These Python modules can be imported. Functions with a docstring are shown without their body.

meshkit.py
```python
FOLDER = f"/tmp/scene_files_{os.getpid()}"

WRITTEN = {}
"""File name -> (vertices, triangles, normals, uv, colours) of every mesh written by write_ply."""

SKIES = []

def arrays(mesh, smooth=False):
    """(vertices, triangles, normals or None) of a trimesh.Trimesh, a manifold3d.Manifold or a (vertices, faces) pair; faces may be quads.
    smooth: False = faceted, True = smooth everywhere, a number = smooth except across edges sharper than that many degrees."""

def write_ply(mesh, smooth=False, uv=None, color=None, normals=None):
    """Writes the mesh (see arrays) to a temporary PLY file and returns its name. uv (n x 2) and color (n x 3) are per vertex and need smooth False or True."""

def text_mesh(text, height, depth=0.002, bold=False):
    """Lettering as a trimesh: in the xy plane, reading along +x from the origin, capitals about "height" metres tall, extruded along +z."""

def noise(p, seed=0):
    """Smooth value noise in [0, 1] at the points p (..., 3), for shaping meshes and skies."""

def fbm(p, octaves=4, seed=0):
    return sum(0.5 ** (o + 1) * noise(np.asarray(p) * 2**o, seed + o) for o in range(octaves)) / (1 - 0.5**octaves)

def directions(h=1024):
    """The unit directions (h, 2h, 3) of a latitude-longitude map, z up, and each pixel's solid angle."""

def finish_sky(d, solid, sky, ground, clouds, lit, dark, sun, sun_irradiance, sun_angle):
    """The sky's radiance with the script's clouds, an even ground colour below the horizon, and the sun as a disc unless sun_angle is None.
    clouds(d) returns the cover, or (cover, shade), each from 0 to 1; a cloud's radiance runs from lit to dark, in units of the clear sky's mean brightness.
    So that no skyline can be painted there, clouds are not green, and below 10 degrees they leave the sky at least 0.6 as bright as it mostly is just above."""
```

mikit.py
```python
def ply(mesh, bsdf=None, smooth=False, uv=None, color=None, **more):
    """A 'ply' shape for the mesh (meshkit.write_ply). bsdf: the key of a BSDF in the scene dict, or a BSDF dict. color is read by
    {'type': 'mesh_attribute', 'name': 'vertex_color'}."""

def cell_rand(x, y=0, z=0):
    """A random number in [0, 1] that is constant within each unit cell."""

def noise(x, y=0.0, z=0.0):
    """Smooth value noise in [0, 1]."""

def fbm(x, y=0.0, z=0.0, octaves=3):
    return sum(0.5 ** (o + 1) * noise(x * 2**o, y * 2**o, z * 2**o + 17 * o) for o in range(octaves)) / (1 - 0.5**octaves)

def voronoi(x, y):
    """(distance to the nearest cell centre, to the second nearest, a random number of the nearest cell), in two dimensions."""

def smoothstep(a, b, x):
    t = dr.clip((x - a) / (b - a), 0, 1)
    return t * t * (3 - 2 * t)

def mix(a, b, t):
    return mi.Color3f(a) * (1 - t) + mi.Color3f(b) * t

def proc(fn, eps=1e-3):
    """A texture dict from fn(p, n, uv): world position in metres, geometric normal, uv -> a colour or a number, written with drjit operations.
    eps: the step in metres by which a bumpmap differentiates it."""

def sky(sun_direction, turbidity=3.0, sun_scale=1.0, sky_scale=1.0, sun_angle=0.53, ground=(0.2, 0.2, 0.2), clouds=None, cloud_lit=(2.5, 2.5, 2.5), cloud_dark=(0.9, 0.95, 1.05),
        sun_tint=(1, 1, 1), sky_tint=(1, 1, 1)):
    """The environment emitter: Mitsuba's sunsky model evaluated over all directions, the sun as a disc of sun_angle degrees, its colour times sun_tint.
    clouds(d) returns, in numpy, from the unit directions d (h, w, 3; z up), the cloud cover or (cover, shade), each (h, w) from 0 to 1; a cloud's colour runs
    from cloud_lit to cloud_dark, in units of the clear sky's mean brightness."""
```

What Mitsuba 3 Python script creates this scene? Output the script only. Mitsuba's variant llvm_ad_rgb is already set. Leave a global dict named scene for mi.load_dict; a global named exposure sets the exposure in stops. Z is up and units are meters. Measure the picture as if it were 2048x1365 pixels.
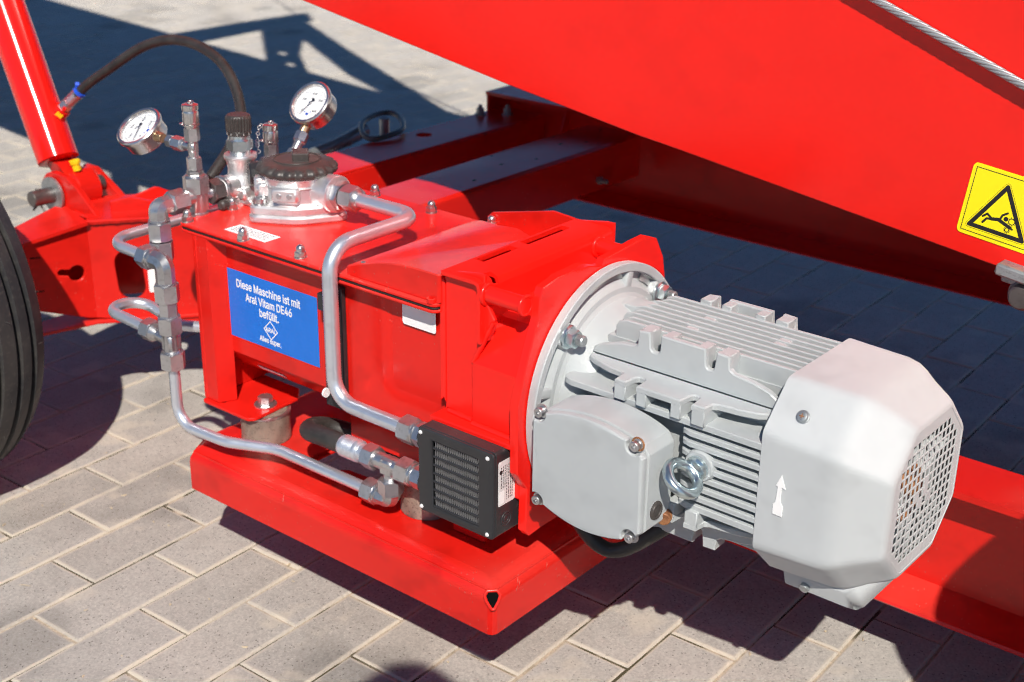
import math
import numpy as np
import trimesh
import shapely.geometry as sg
from shapely import affinity
import manifold3d as m3
import drjit as dr
import mitsuba as mi
import mikit
import meshkit

# ------------------------------------------------------------------ camera, sky, exposure
# Working frame: origin on the electric motor's axis at its mounting flange, x along the motor axis, z up.
# The ground lies at z = -H there; every mesh is lifted by H when it is written, so the ground is z = 0 in the scene.
H = 0.482
T = mi.ScalarTransform4f
CAM = np.array([1.01132954, -1.45157174, 0.80717111])
YAW, PITCH, ROLL, FPX = 2.25220965, -0.40011811, 0.01281442, 2768.82
fwd = np.array([math.cos(PITCH) * math.cos(YAW), math.cos(PITCH) * math.sin(YAW), math.sin(PITCH)])
rgt = np.cross(fwd, [0, 0, 1.0]); rgt /= np.linalg.norm(rgt)
upv = np.cross(rgt, fwd)
rgt, upv = rgt * math.cos(ROLL) + upv * math.sin(ROLL), -rgt * math.sin(ROLL) + upv * math.cos(ROLL)
eye = CAM + [0, 0, H]
scene = {"type": "scene"}
labels = {}
scene["camera"] = {"type": "thinlens", "fov": 2 * math.degrees(math.atan(1024 / FPX)), "fov_axis": "x", "near_clip": 0.05, "far_clip": 400.0,
                   "aperture_radius": 0.0036, "focus_distance": 1.72,
                   "to_world": T().look_at(origin=eye.tolist(), target=(eye + fwd).tolist(), up=upv.tolist())}
SUN_AZ, SUN_EL = math.radians(130.9 + 180), math.radians(43.6)
SUN = np.array([math.cos(SUN_EL) * math.cos(SUN_AZ), math.cos(SUN_EL) * math.sin(SUN_AZ), math.sin(SUN_EL)])
scene["sky_light"] = mikit.sky(SUN.tolist(), turbidity=2.6, sky_scale=0.43, sun_tint=(1.0, 1.14, 1.41), sky_tint=(0.74, 1.06, 1.38))
exposure = 1.84

# ------------------------------------------------------------------ materials
def rgb(*c):
    return {"type": "rgb", "value": list(c)}

def principled(name, color, rough, metallic=0.0, spec=0.5, clearcoat=0.0, two=True, bump=None, **more):
    c = color if isinstance(color, dict) else rgb(*color)
    r = rough if isinstance(rough, dict) else float(rough)
    b = {"type": "principled", "base_color": c, "roughness": r, "metallic": metallic, "specular": spec, **more}
    if clearcoat:
        b["clearcoat"] = clearcoat; b["clearcoat_gloss"] = 0.9
    if bump is not None:
        b = {"type": "bumpmap", "arbitrary": bump[0], "scale": bump[1], "bsdf": b}
    scene[name] = {"type": "twosided", "bsdf": b} if two else b

def dusty(base, dust, amount, scale=1.0, vary=0.06):
    def fn(p, n, uv):
        big = mikit.fbm(p.x * 5 * scale, p.y * 5 * scale, p.z * 5 * scale, 3)
        f1, f2, k = mikit.voronoi(p.x * 230 + p.z * 81, p.y * 230 - p.z * 147)
        speck = mikit.smoothstep(0.22, 0.06, f1) * dr.select(k > 0.93, 1.0, 0.0) * mikit.smoothstep(0.42, 0.62, big)
        film = mikit.smoothstep(0.45, 0.8, big) * dr.maximum(n.z, 0.0) * 0.22
        grime = mikit.smoothstep(0.52, 0.78, mikit.fbm(p.x * 17 + 7, p.y * 17, p.z * 17, 4))
        c = mi.Color3f(base) * (1 - vary + 2 * vary * big) * (1 - 0.16 * amount * 2 * grime)
        return mikit.mix(c, mi.Color3f(dust), dr.clip(amount * (0.9 * speck + film), 0, 1))
    return mikit.proc(fn)

def streaky(base, dark, scale, amount):
    def fn(p, n, uv):
        a = mikit.fbm(p.x * scale, p.y * scale, p.z * scale * 0.6, 4)
        b = mikit.fbm(p.x * scale * 7, p.y * scale * 7, p.z * scale * 7, 2)
        return mikit.mix(base, dark, dr.clip(amount * (mikit.smoothstep(0.35, 0.75, a) * 0.7 + mikit.smoothstep(0.55, 0.8, b) * 0.5), 0, 1))
    return mikit.proc(fn)

def rough_noise(lo, hi, scale):
    def fn(p, n, uv):
        return lo + (hi - lo) * mikit.fbm(p.x * scale, p.y * scale, p.z * scale, 3)
    return mikit.proc(fn)

principled("red_paint", dusty((0.63, 0.012, 0.007), (0.70, 0.32, 0.26), 0.5), rough_noise(0.20, 0.32, 9), spec=0.38)
principled("red_paint_clean", dusty((0.79, 0.012, 0.007), (0.75, 0.2, 0.16), 0.14), rough_noise(0.20, 0.30, 3), spec=0.38,
           bump=(mikit.proc(lambda p, n, uv: mikit.fbm(p.x * 4.0, p.y * 4.0, p.z * 4.0, 2), 4e-3), 0.004))
principled("red_gloss", (0.74, 0.012, 0.008), 0.13, spec=0.5)
principled("motor_paint", dusty((0.405, 0.432, 0.440), (0.50, 0.47, 0.42), 0.3, 2.0, 0.05), rough_noise(0.34, 0.46, 40), spec=0.4,
           bump=(mikit.proc(lambda p, n, uv: mikit.fbm(p.x * 420, p.y * 420, p.z * 420, 2), 6e-4), 0.00022))
principled("cover_paint", dusty((0.465, 0.490, 0.498), (0.55, 0.52, 0.46), 0.3, 1.5, 0.05), rough_noise(0.50, 0.62, 25), spec=0.4)
principled("zinc", streaky((0.58, 0.58, 0.59), (0.36, 0.36, 0.36), 30, 0.7), rough_noise(0.24, 0.38, 60), metallic=0.9)
principled("zinc_pipe", streaky((0.72, 0.76, 0.82), (0.58, 0.61, 0.68), 14, 0.8), rough_noise(0.26, 0.40, 40), metallic=0.78)
principled("steel_dark", streaky((0.17, 0.16, 0.155), (0.10, 0.09, 0.085), 30, 0.8), 0.38, metallic=0.7)
principled("cast_aluminium", streaky((0.80, 0.80, 0.80), (0.55, 0.55, 0.55), 26, 0.6), rough_noise(0.34, 0.5, 80), metallic=0.85)
principled("blue_zinc", streaky((0.60, 0.70, 0.72), (0.45, 0.52, 0.55), 30, 0.7), 0.22, metallic=0.92)
principled("stainless", streaky((0.66, 0.64, 0.62), (0.50, 0.48, 0.46), 40, 0.7), 0.25, metallic=0.95)
principled("machined", (0.5, 0.5, 0.5), 0.3, metallic=0.9)
principled("brass", (0.55, 0.40, 0.24), 0.3, metallic=0.9)
principled("rusty", streaky((0.36, 0.16, 0.07), (0.16, 0.06, 0.03), 120, 0.9), 0.6, metallic=0.3)
principled("black_plastic", streaky((0.040, 0.036, 0.034), (0.075, 0.062, 0.056), 25, 0.9), 0.42)
principled("cooler_black", dusty((0.022, 0.023, 0.026), (0.16, 0.15, 0.14), 0.5, 3.0), 0.38)
principled("cooler_fin", (0.36, 0.36, 0.37), 0.35, metallic=0.6)
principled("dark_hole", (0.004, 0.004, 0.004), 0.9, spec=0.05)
principled("hose_rubber", streaky((0.022, 0.021, 0.020), (0.05, 0.045, 0.04), 50, 0.8), 0.5)
principled("tyre_rubber", streaky((0.028, 0.028, 0.030), (0.060, 0.056, 0.052), 25, 0.9), 0.5, spec=0.35)
principled("mount_rubber", streaky((0.30, 0.25, 0.20), (0.12, 0.095, 0.08), 45, 1.0), 0.45, metallic=0.25)
principled("gasket_rubber", (0.02, 0.016, 0.015), 0.6)
principled("dial_white", (0.80, 0.80, 0.80), 0.5)
principled("print_black", (0.012, 0.012, 0.013), 0.5)
principled("print_blue", (0.01, 0.06, 0.42), 0.5)
principled("label_blue", dusty((0.008, 0.15, 0.60), (0.2, 0.32, 0.62), 0.3, 2.0, 0.03), 0.4)
principled("label_white", (0.80, 0.80, 0.80), 0.45)
principled("label_silver", (0.62, 0.62, 0.62), 0.35)
principled("sign_yellow", (0.92, 0.78, 0.004), 0.4)
principled("cap_yellow", (0.85, 0.55, 0.01), 0.4)
principled("clip_blue", (0.015, 0.09, 0.62), 0.35)
principled("anodised_green", (0.02, 0.3, 0.2), 0.35, metallic=0.5)
principled("rope_steel", (0.34, 0.355, 0.365), 0.42, metallic=0.5)
principled("galvanised", streaky((0.42, 0.45, 0.46), (0.25, 0.27, 0.28), 40, 0.9), 0.42, metallic=0.7)
scene["gauge_glass"] = {"type": "thindielectric", "int_ior": 1.5}

PAVE_DX, PAVE_DY, PAVE_ROT = 0.1189, 0.2423, math.radians(1.65)
PAVE_O = np.array([-0.897, -0.355])

def pave_uv(p):
    x, y = p.x - PAVE_O[0], p.y - PAVE_O[1]
    c, s = math.cos(PAVE_ROT), math.sin(PAVE_ROT)
    return x * c + y * s, -x * s + y * c

def paver_fn(p, n, uv):
    a, b = pave_uv(p)
    row = dr.floor(a / PAVE_DX)
    odd = row - 2 * dr.floor(row * 0.5)
    col = dr.floor(b / PAVE_DY - 0.5 * odd)
    k = mikit.cell_rand(row, col, 3)
    k2 = mikit.cell_rand(row, col, 7)
    fine = mikit.fbm(p.x * 330, p.y * 330, 1.0, 2)
    mid = mikit.fbm(p.x * 28, p.y * 28, 2.0, 3)
    big = mikit.fbm(p.x * 3, p.y * 3, 4.0, 3)
    f1, f2, r = mikit.voronoi(p.x * 180, p.y * 180)
    grit = mikit.smoothstep(0.34, 0.16, f1)
    c = mikit.mix((0.395, 0.366, 0.328), (0.445, 0.411, 0.366), k)
    c = mikit.mix(c, mi.Color3f(0.43, 0.42, 0.40), 0.5 * k2)
    c = c * (0.74 + 0.38 * fine + 0.14 * (mid - 0.5) + 0.16 * (big - 0.5))
    c = mikit.mix(c, mi.Color3f(0.09, 0.085, 0.08), grit * dr.select(r > 0.9, 0.65, 0.0))
    c = mikit.mix(c, mi.Color3f(0.62, 0.58, 0.52), grit * dr.select(r < 0.07, 0.35, 0.0))
    fa = a / PAVE_DX - row
    fb = b / PAVE_DY - 0.5 * odd - col
    ea = dr.minimum(fa, 1 - fa) * PAVE_DX
    eb = dr.minimum(fb, 1 - fb) * PAVE_DY
    e = dr.minimum(ea, eb) + 0.004 * (mid - 0.5) + 0.003 * (fine - 0.5)
    dust = mikit.smoothstep(0.0098, 0.0042, e) * (0.18 + 0.85 * mikit.fbm(p.x * 9, p.y * 9, 7.0, 2))
    smear = mikit.smoothstep(0.62, 0.80, mikit.fbm(p.x * 13 + 3, p.y * 13, 11.0, 4)) * 0.45
    stain = mikit.smoothstep(0.60, 0.78, mikit.fbm(p.x * 4 - 5, p.y * 4, 21.0, 3)) * 0.28
    c = c * (1 - stain)
    return mikit.mix(c, mi.Color3f(0.56, 0.50, 0.41), dr.clip(dust + smear, 0, 0.9))

def sand_fn(p, n, uv):
    fine = mikit.fbm(p.x * 260, p.y * 260, 1.0, 2)
    mid = mikit.fbm(p.x * 22, p.y * 22, 5.0, 3)
    moss = mikit.smoothstep(0.38, 0.54, mikit.fbm(p.x * 9, p.y * 9, 9.0, 3))
    c = mi.Color3f(0.46, 0.39, 0.30) * (0.7 + 0.5 * fine)
    c = mikit.mix(c, mi.Color3f(0.075, 0.066, 0.040), moss * mikit.smoothstep(0.30, 0.5, mid))
    return c

def far_fn(p, n, uv):
    a, b = pave_uv(p)
    row = dr.floor(a / PAVE_DX)
    odd = row - 2 * dr.floor(row * 0.5)
    t = b / PAVE_DY - 0.5 * odd
    col = dr.floor(t)
    fa = a / PAVE_DX - row
    fb = t - col
    e = dr.minimum(dr.minimum(fa, 1 - fa) * PAVE_DX, dr.minimum(fb, 1 - fb) * PAVE_DY)
    c = mikit.mix((0.41, 0.375, 0.33), (0.465, 0.425, 0.375), mikit.cell_rand(row, col, 3))
    return mikit.mix(c, mi.Color3f(0.50, 0.435, 0.35), 0.6 * mikit.smoothstep(0.012, 0.005, e))

principled("paver_concrete", mikit.proc(paver_fn), 0.85, spec=0.25,
           bump=(mikit.proc(lambda p, n, uv: mikit.fbm(p.x * 240, p.y * 240, p.z * 240, 2), 8e-4), 0.0011))
principled("joint_sand", mikit.proc(sand_fn), 0.95, spec=0.15)
principled("far_paving", mikit.proc(far_fn), 0.85, spec=0.2)

# ------------------------------------------------------------------ naming
used = {}

def numbered(base):
    k = used.get(base, 0)
    used[base] = k + 1
    return base if k == 0 else f"{base}_{k:03d}"

def thing(name, label, cat, group=None):
    key = numbered(name)
    labels[key] = {"label": label, "category": cat}
    if group:
        labels[key]["group"] = group
    return key

def put(key, mesh, mat, smooth=35):
    if isinstance(mesh, list):
        mesh = trimesh.util.concatenate([as_tm(x) for x in mesh])
    else:
        mesh = as_tm(mesh).copy()
    mesh.merge_vertices(digits_vertex=7)
    mesh.apply_translation([0, 0, H])
    scene[key] = mikit.ply(mesh, mat, smooth=smooth)
    return key

def part(parent, name, mesh, mat, smooth=35, label=None):
    key = put(numbered(parent + "__" + name), mesh, mat, smooth)
    if label:
        labels[key] = {"label": label}
    return key

def as_tm(x):
    if isinstance(x, trimesh.Trimesh):
        return x
    if hasattr(x, "to_mesh"):
        m = x.to_mesh()
        return trimesh.Trimesh(m.vert_properties[:, :3], m.tri_verts, process=False)
    return trimesh.Trimesh(np.asarray(x[0], float), np.asarray(x[1], int), process=False)

# ------------------------------------------------------------------ shapes
V = lambda *a: np.array(a, float)
EX, EY, EZ = V(1, 0, 0), V(0, 1, 0), V(0, 0, 1)

def unit(v):
    v = np.asarray(v, float)
    return v / np.linalg.norm(v)

def basis(axis):
    w = unit(axis)
    u = np.cross(w, EZ) if abs(w[2]) < 0.9 else np.cross(w, EX)
    u = unit(u)
    return u, np.cross(w, u), w

def place(mesh, o, u, v, w):
    m = np.eye(4)
    m[:3, 0], m[:3, 1], m[:3, 2], m[:3, 3] = u, v, w, o
    mesh = as_tm(mesh).copy()
    mesh.apply_transform(m)
    return mesh

def hull(pts):
    return as_tm(m3.Manifold.hull_points(np.asarray(pts, float)))

def box(lo, hi, c=0.0015):
    lo, hi = np.minimum(lo, hi), np.maximum(lo, hi)
    c = min(c, 0.45 * (hi - lo).min())
    pts = []
    for i in range(8):
        s = [(i >> k) & 1 for k in range(3)]
        for k in range(3):
            p = [hi[j] - c if s[j] else lo[j] + c for j in range(3)]
            p[k] = hi[k] if s[k] else lo[k]
            pts.append(p)
    return hull(pts)

def obox(center, u, v, w, size, c=0.0015):
    s = np.asarray(size, float) / 2
    return place(box(-s, s, c), center, unit(u), unit(v), unit(w))

def rings_mesh(rings, closed=True, caps=True):
    """Skin a list of rings (each n x 3)."""
    n = len(rings[0])
    v = np.vstack(rings)
    f = []
    for i in range(len(rings) - 1):
        a, b = i * n, (i + 1) * n
        for j in range(n if closed else n - 1):
            k = (j + 1) % n
            f += [[a + j, a + k, b + k], [a + j, b + k, b + j]]
    if caps:
        for base, flip in ((0, True), ((len(rings) - 1) * n, False)):
            c = len(v)
            v = np.vstack([v, v[base:base + n].mean(0)])
            for j in range(n):
                k = (j + 1) % n
                f.append([c, base + k, base + j] if flip else [c, base + j, base + k])
    m = trimesh.Trimesh(v, np.array(f), process=False)
    return m

def lathe(profile, o, axis, n=28, u=None):
    """profile: list of (along, radius)."""
    a, b, w = basis(axis)
    if u is not None:
        a = unit(u); b = np.cross(w, a)
    ang = np.arange(n) * 2 * math.pi / n
    o = np.asarray(o, float)
    rings = [o + z * w + max(r, 1e-5) * (np.cos(ang)[:, None] * a + np.sin(ang)[:, None] * b) for z, r in profile]
    return rings_mesh(rings)

def cyl(p0, p1, r, c=0.001, n=24):
    p0, p1 = np.asarray(p0, float), np.asarray(p1, float)
    h = np.linalg.norm(p1 - p0)
    c = min(c, h * 0.3, r * 0.4)
    return lathe([(0, r - c), (c, r), (h - c, r), (h, r - c)], p0, p1 - p0, n)

def hexnut(o, axis, af, h, ch=0.0016, rot=0.0, bore=None):
    """Hexagon with chamfered corners from o along axis; af = across flats."""
    a, b, w = basis(axis)
    o = np.asarray(o, float)
    ang = np.arange(24) * 2 * math.pi / 24 + rot
    ph = (np.arange(24) % 4)
    flat = af / 2
    rad = np.array([flat / math.cos((abs(((k * 15) % 60) - 30)) * math.pi / 180) for k in range(24)])
    rc = flat * 0.985
    dirs = np.cos(ang)[:, None] * a + np.sin(ang)[:, None] * b
    drop = (rad - flat) * 0.62
    r0 = o + rc * dirs
    r1 = o + rad[:, None] * dirs + (drop[:, None] + 0.0002) * w
    r2 = o + rad[:, None] * dirs + (h - drop[:, None] - 0.0002) * w
    r3 = o + rc * dirs + h * w
    return rings_mesh([r0, r1, r2, r3])

def fillet(points, r, n=8):
    pts = [np.asarray(p, float) for p in points]
    out = [pts[0]]
    for i in range(1, len(pts) - 1):
        rr = r[i - 1] if isinstance(r, (list, tuple)) else r
        a, b = unit(pts[i - 1] - pts[i]), unit(pts[i + 1] - pts[i])
        cosang = float(np.clip(a @ b, -1, 1))
        th = math.acos(cosang)
        if abs(math.pi - th) < 0.02:
            out.append(pts[i]); continue
        d = rr / math.tan(th / 2)
        d = min(d, 0.49 * np.linalg.norm(pts[i] - pts[i - 1]) if i > 1 else 0.98 * np.linalg.norm(pts[i] - pts[i - 1]), 0.98 * np.linalg.norm(pts[i + 1] - pts[i]))
        re = d * math.tan(th / 2)
        bis = unit(a + b)
        c = pts[i] + bis * re / math.sin(th / 2)
        s, e = pts[i] + a * d - c, pts[i] + b * d - c
        tot = math.acos(float(np.clip(unit(s) @ unit(e), -1, 1)))
        for k in range(n + 1):
            t = k / n
            out.append(c + (s * math.sin((1 - t) * tot) + e * math.sin(t * tot)) / math.sin(tot))
    out.append(pts[-1])
    return np.array(out)

def spline(points, n=60):
    from scipy.interpolate import CubicSpline
    p = np.asarray(points, float)
    t = np.concatenate([[0], np.cumsum(np.linalg.norm(np.diff(p, axis=0), axis=1))])
    return CubicSpline(t, p)(np.linspace(0, t[-1], n))

def sweep(path, r, n=20, caps=True):
    p = np.asarray(path, float)
    keep = np.concatenate([[True], np.linalg.norm(np.diff(p, axis=0), axis=1) > 1e-6])
    p = p[keep]
    t = np.gradient(p, axis=0)
    seg = np.diff(p, axis=0); seg /= np.linalg.norm(seg, axis=1, keepdims=True)
    t = np.vstack([seg[:1], (seg[:-1] + seg[1:]), seg[-1:]])
    t /= np.linalg.norm(t, axis=1, keepdims=True)
    u, v, _ = basis(t[0])
    rings = []
    ang = np.arange(n) * 2 * math.pi / n
    rr = np.broadcast_to(r, (len(p),))
    for i in range(len(p)):
        u = unit(u - (u @ t[i]) * t[i]); v = np.cross(t[i], u)
        rings.append(p[i] + rr[i] * (np.cos(ang)[:, None] * u + np.sin(ang)[:, None] * v))
    return rings_mesh(rings, caps=caps)

def torus(o, axis, R, r, n=36, m=12, squash=1.0):
    a, b, w = basis(axis)
    ang = np.arange(n) * 2 * math.pi / n
    v, f = [], []
    for t in ang:
        d = math.cos(t) * a + math.sin(t) * b
        for s in np.arange(m) * 2 * math.pi / m:
            v.append(np.asarray(o) + d * (R + r * math.cos(s)) + w * r * squash * math.sin(s))
    for i in range(n):
        for j in range(m):
            q = [i * m + j, ((i + 1) % n) * m + j, ((i + 1) % n) * m + (j + 1) % m, i * m + (j + 1) % m]
            f += [[q[0], q[1], q[2]], [q[0], q[2], q[3]]]
    return trimesh.Trimesh(np.array(v), np.array(f), process=False)

def inset(ring, d):
    """Mitre inset of a closed ring (counter-clockwise = inward)."""
    p = np.asarray(ring, float)
    a, b = np.roll(p, 1, 0), np.roll(p, -1, 0)
    e1 = p - a; e1 /= np.linalg.norm(e1, axis=1, keepdims=True) + 1e-12
    e2 = b - p; e2 /= np.linalg.norm(e2, axis=1, keepdims=True) + 1e-12
    n1 = np.stack([-e1[:, 1], e1[:, 0]], 1); n2 = np.stack([-e2[:, 1], e2[:, 0]], 1)
    m = n1 + n2
    m /= np.maximum((m * m).sum(1, keepdims=True), 0.35) / 2
    return p + d * m

def prism(poly, h, bevel=0.001):
    """Plate of a shapely polygon (holes allowed) with small bevelled edges, thickness h along +z."""
    if poly.geom_type != "Polygon":
        return trimesh.util.concatenate([prism(g, h, bevel) for g in poly.geoms])
    poly = sg.polygon.orient(poly.simplify(1e-5), 1.0)
    b = min(bevel, 0.4 * h)
    rings = [np.array(poly.exterior.coords)[:-1]] + [np.array(i.coords)[:-1] for i in poly.interiors]
    ins = [inset(r, b) for r in rings]
    cap = trimesh.creation.triangulate_polygon(sg.Polygon(ins[0], ins[1:]), engine="earcut")
    cv, cf = np.asarray(cap[0]), np.asarray(cap[1])
    parts = []
    tri = cv[cf]
    area = np.cross(tri[:, 1] - tri[:, 0], tri[:, 2] - tri[:, 0])
    cf = np.where((area < 0)[:, None], cf[:, ::-1], cf)
    z = lambda q, zz: np.column_stack([q, np.full(len(q), zz)])
    parts.append(trimesh.Trimesh(z(cv, h), cf, process=False))
    parts.append(trimesh.Trimesh(z(cv, 0), cf[:, ::-1], process=False))
    for r, i in zip(rings, ins):
        parts.append(rings_mesh([z(i, 0), z(r, b), z(r, h - b), z(i, h)], caps=False))
    return trimesh.util.concatenate(parts)

def plate(pts, h, o, u, v, bevel=0.0012, holes=(), round_=0.0):
    """Polygon given in the (u, v) plane through o, thickness h along u x v."""
    poly = pts if hasattr(pts, "geom_type") else sg.Polygon(pts)
    if not poly.is_valid:
        poly = poly.buffer(0)
    if round_:
        poly = poly.buffer(-round_, quad_segs=4).buffer(round_, quad_segs=4)
    for q in holes:
        poly = poly.difference(q)
    u, v = unit(u), unit(v)
    return place(prism(poly, h, bevel), np.asarray(o, float), u, v, np.cross(u, v))

def rrect(x0, y0, x1, y1, r, q=4):
    return sg.box(x0 + r, y0 + r, x1 - r, y1 - r).buffer(r, quad_segs=q)

def disc(x, y, r, q=6):
    return sg.Point(x, y).buffer(r, quad_segs=q)

def slot(x0, y0, x1, y1, r):
    return sg.LineString([(x0, y0), (x1, y1)]).buffer(r, quad_segs=5)

def text(s, height, o, u, v, depth=0.0002, bold=True, center=False, sx=1.0):
    m = meshkit.text_mesh(s, height, depth, bold)
    m.apply_scale([sx, 1, 1])
    if center:
        m.apply_translation([-m.bounds[:, 0].mean(), 0, 0])
    u, v = unit(u), unit(v)
    return place(m, np.asarray(o, float), u, v, np.cross(u, v))

def xsec(points_yz, x0, x1, bevel=0.001):
    """Prism along x of a cross-section polygon in (y, z)."""
    poly = points_yz if hasattr(points_yz, "geom_type") else sg.Polygon(points_yz)
    return place(prism(poly, x1 - x0, bevel), V(x0, 0, 0), EY, EZ, EX)

def weld(path, r=0.003):
    """A bead of weld along a path."""
    p = np.asarray(path, float)
    q = []
    for a, b in zip(p[:-1], p[1:]):
        n = max(2, int(np.linalg.norm(b - a) / 0.004))
        q += [a + (b - a) * k / n for k in range(n)]
    q.append(p[-1])
    q = np.array(q)
    r = r * (0.8 + 0.45 * meshkit.noise(q * 160, 3))
    return sweep(q, r, 8)

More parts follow.
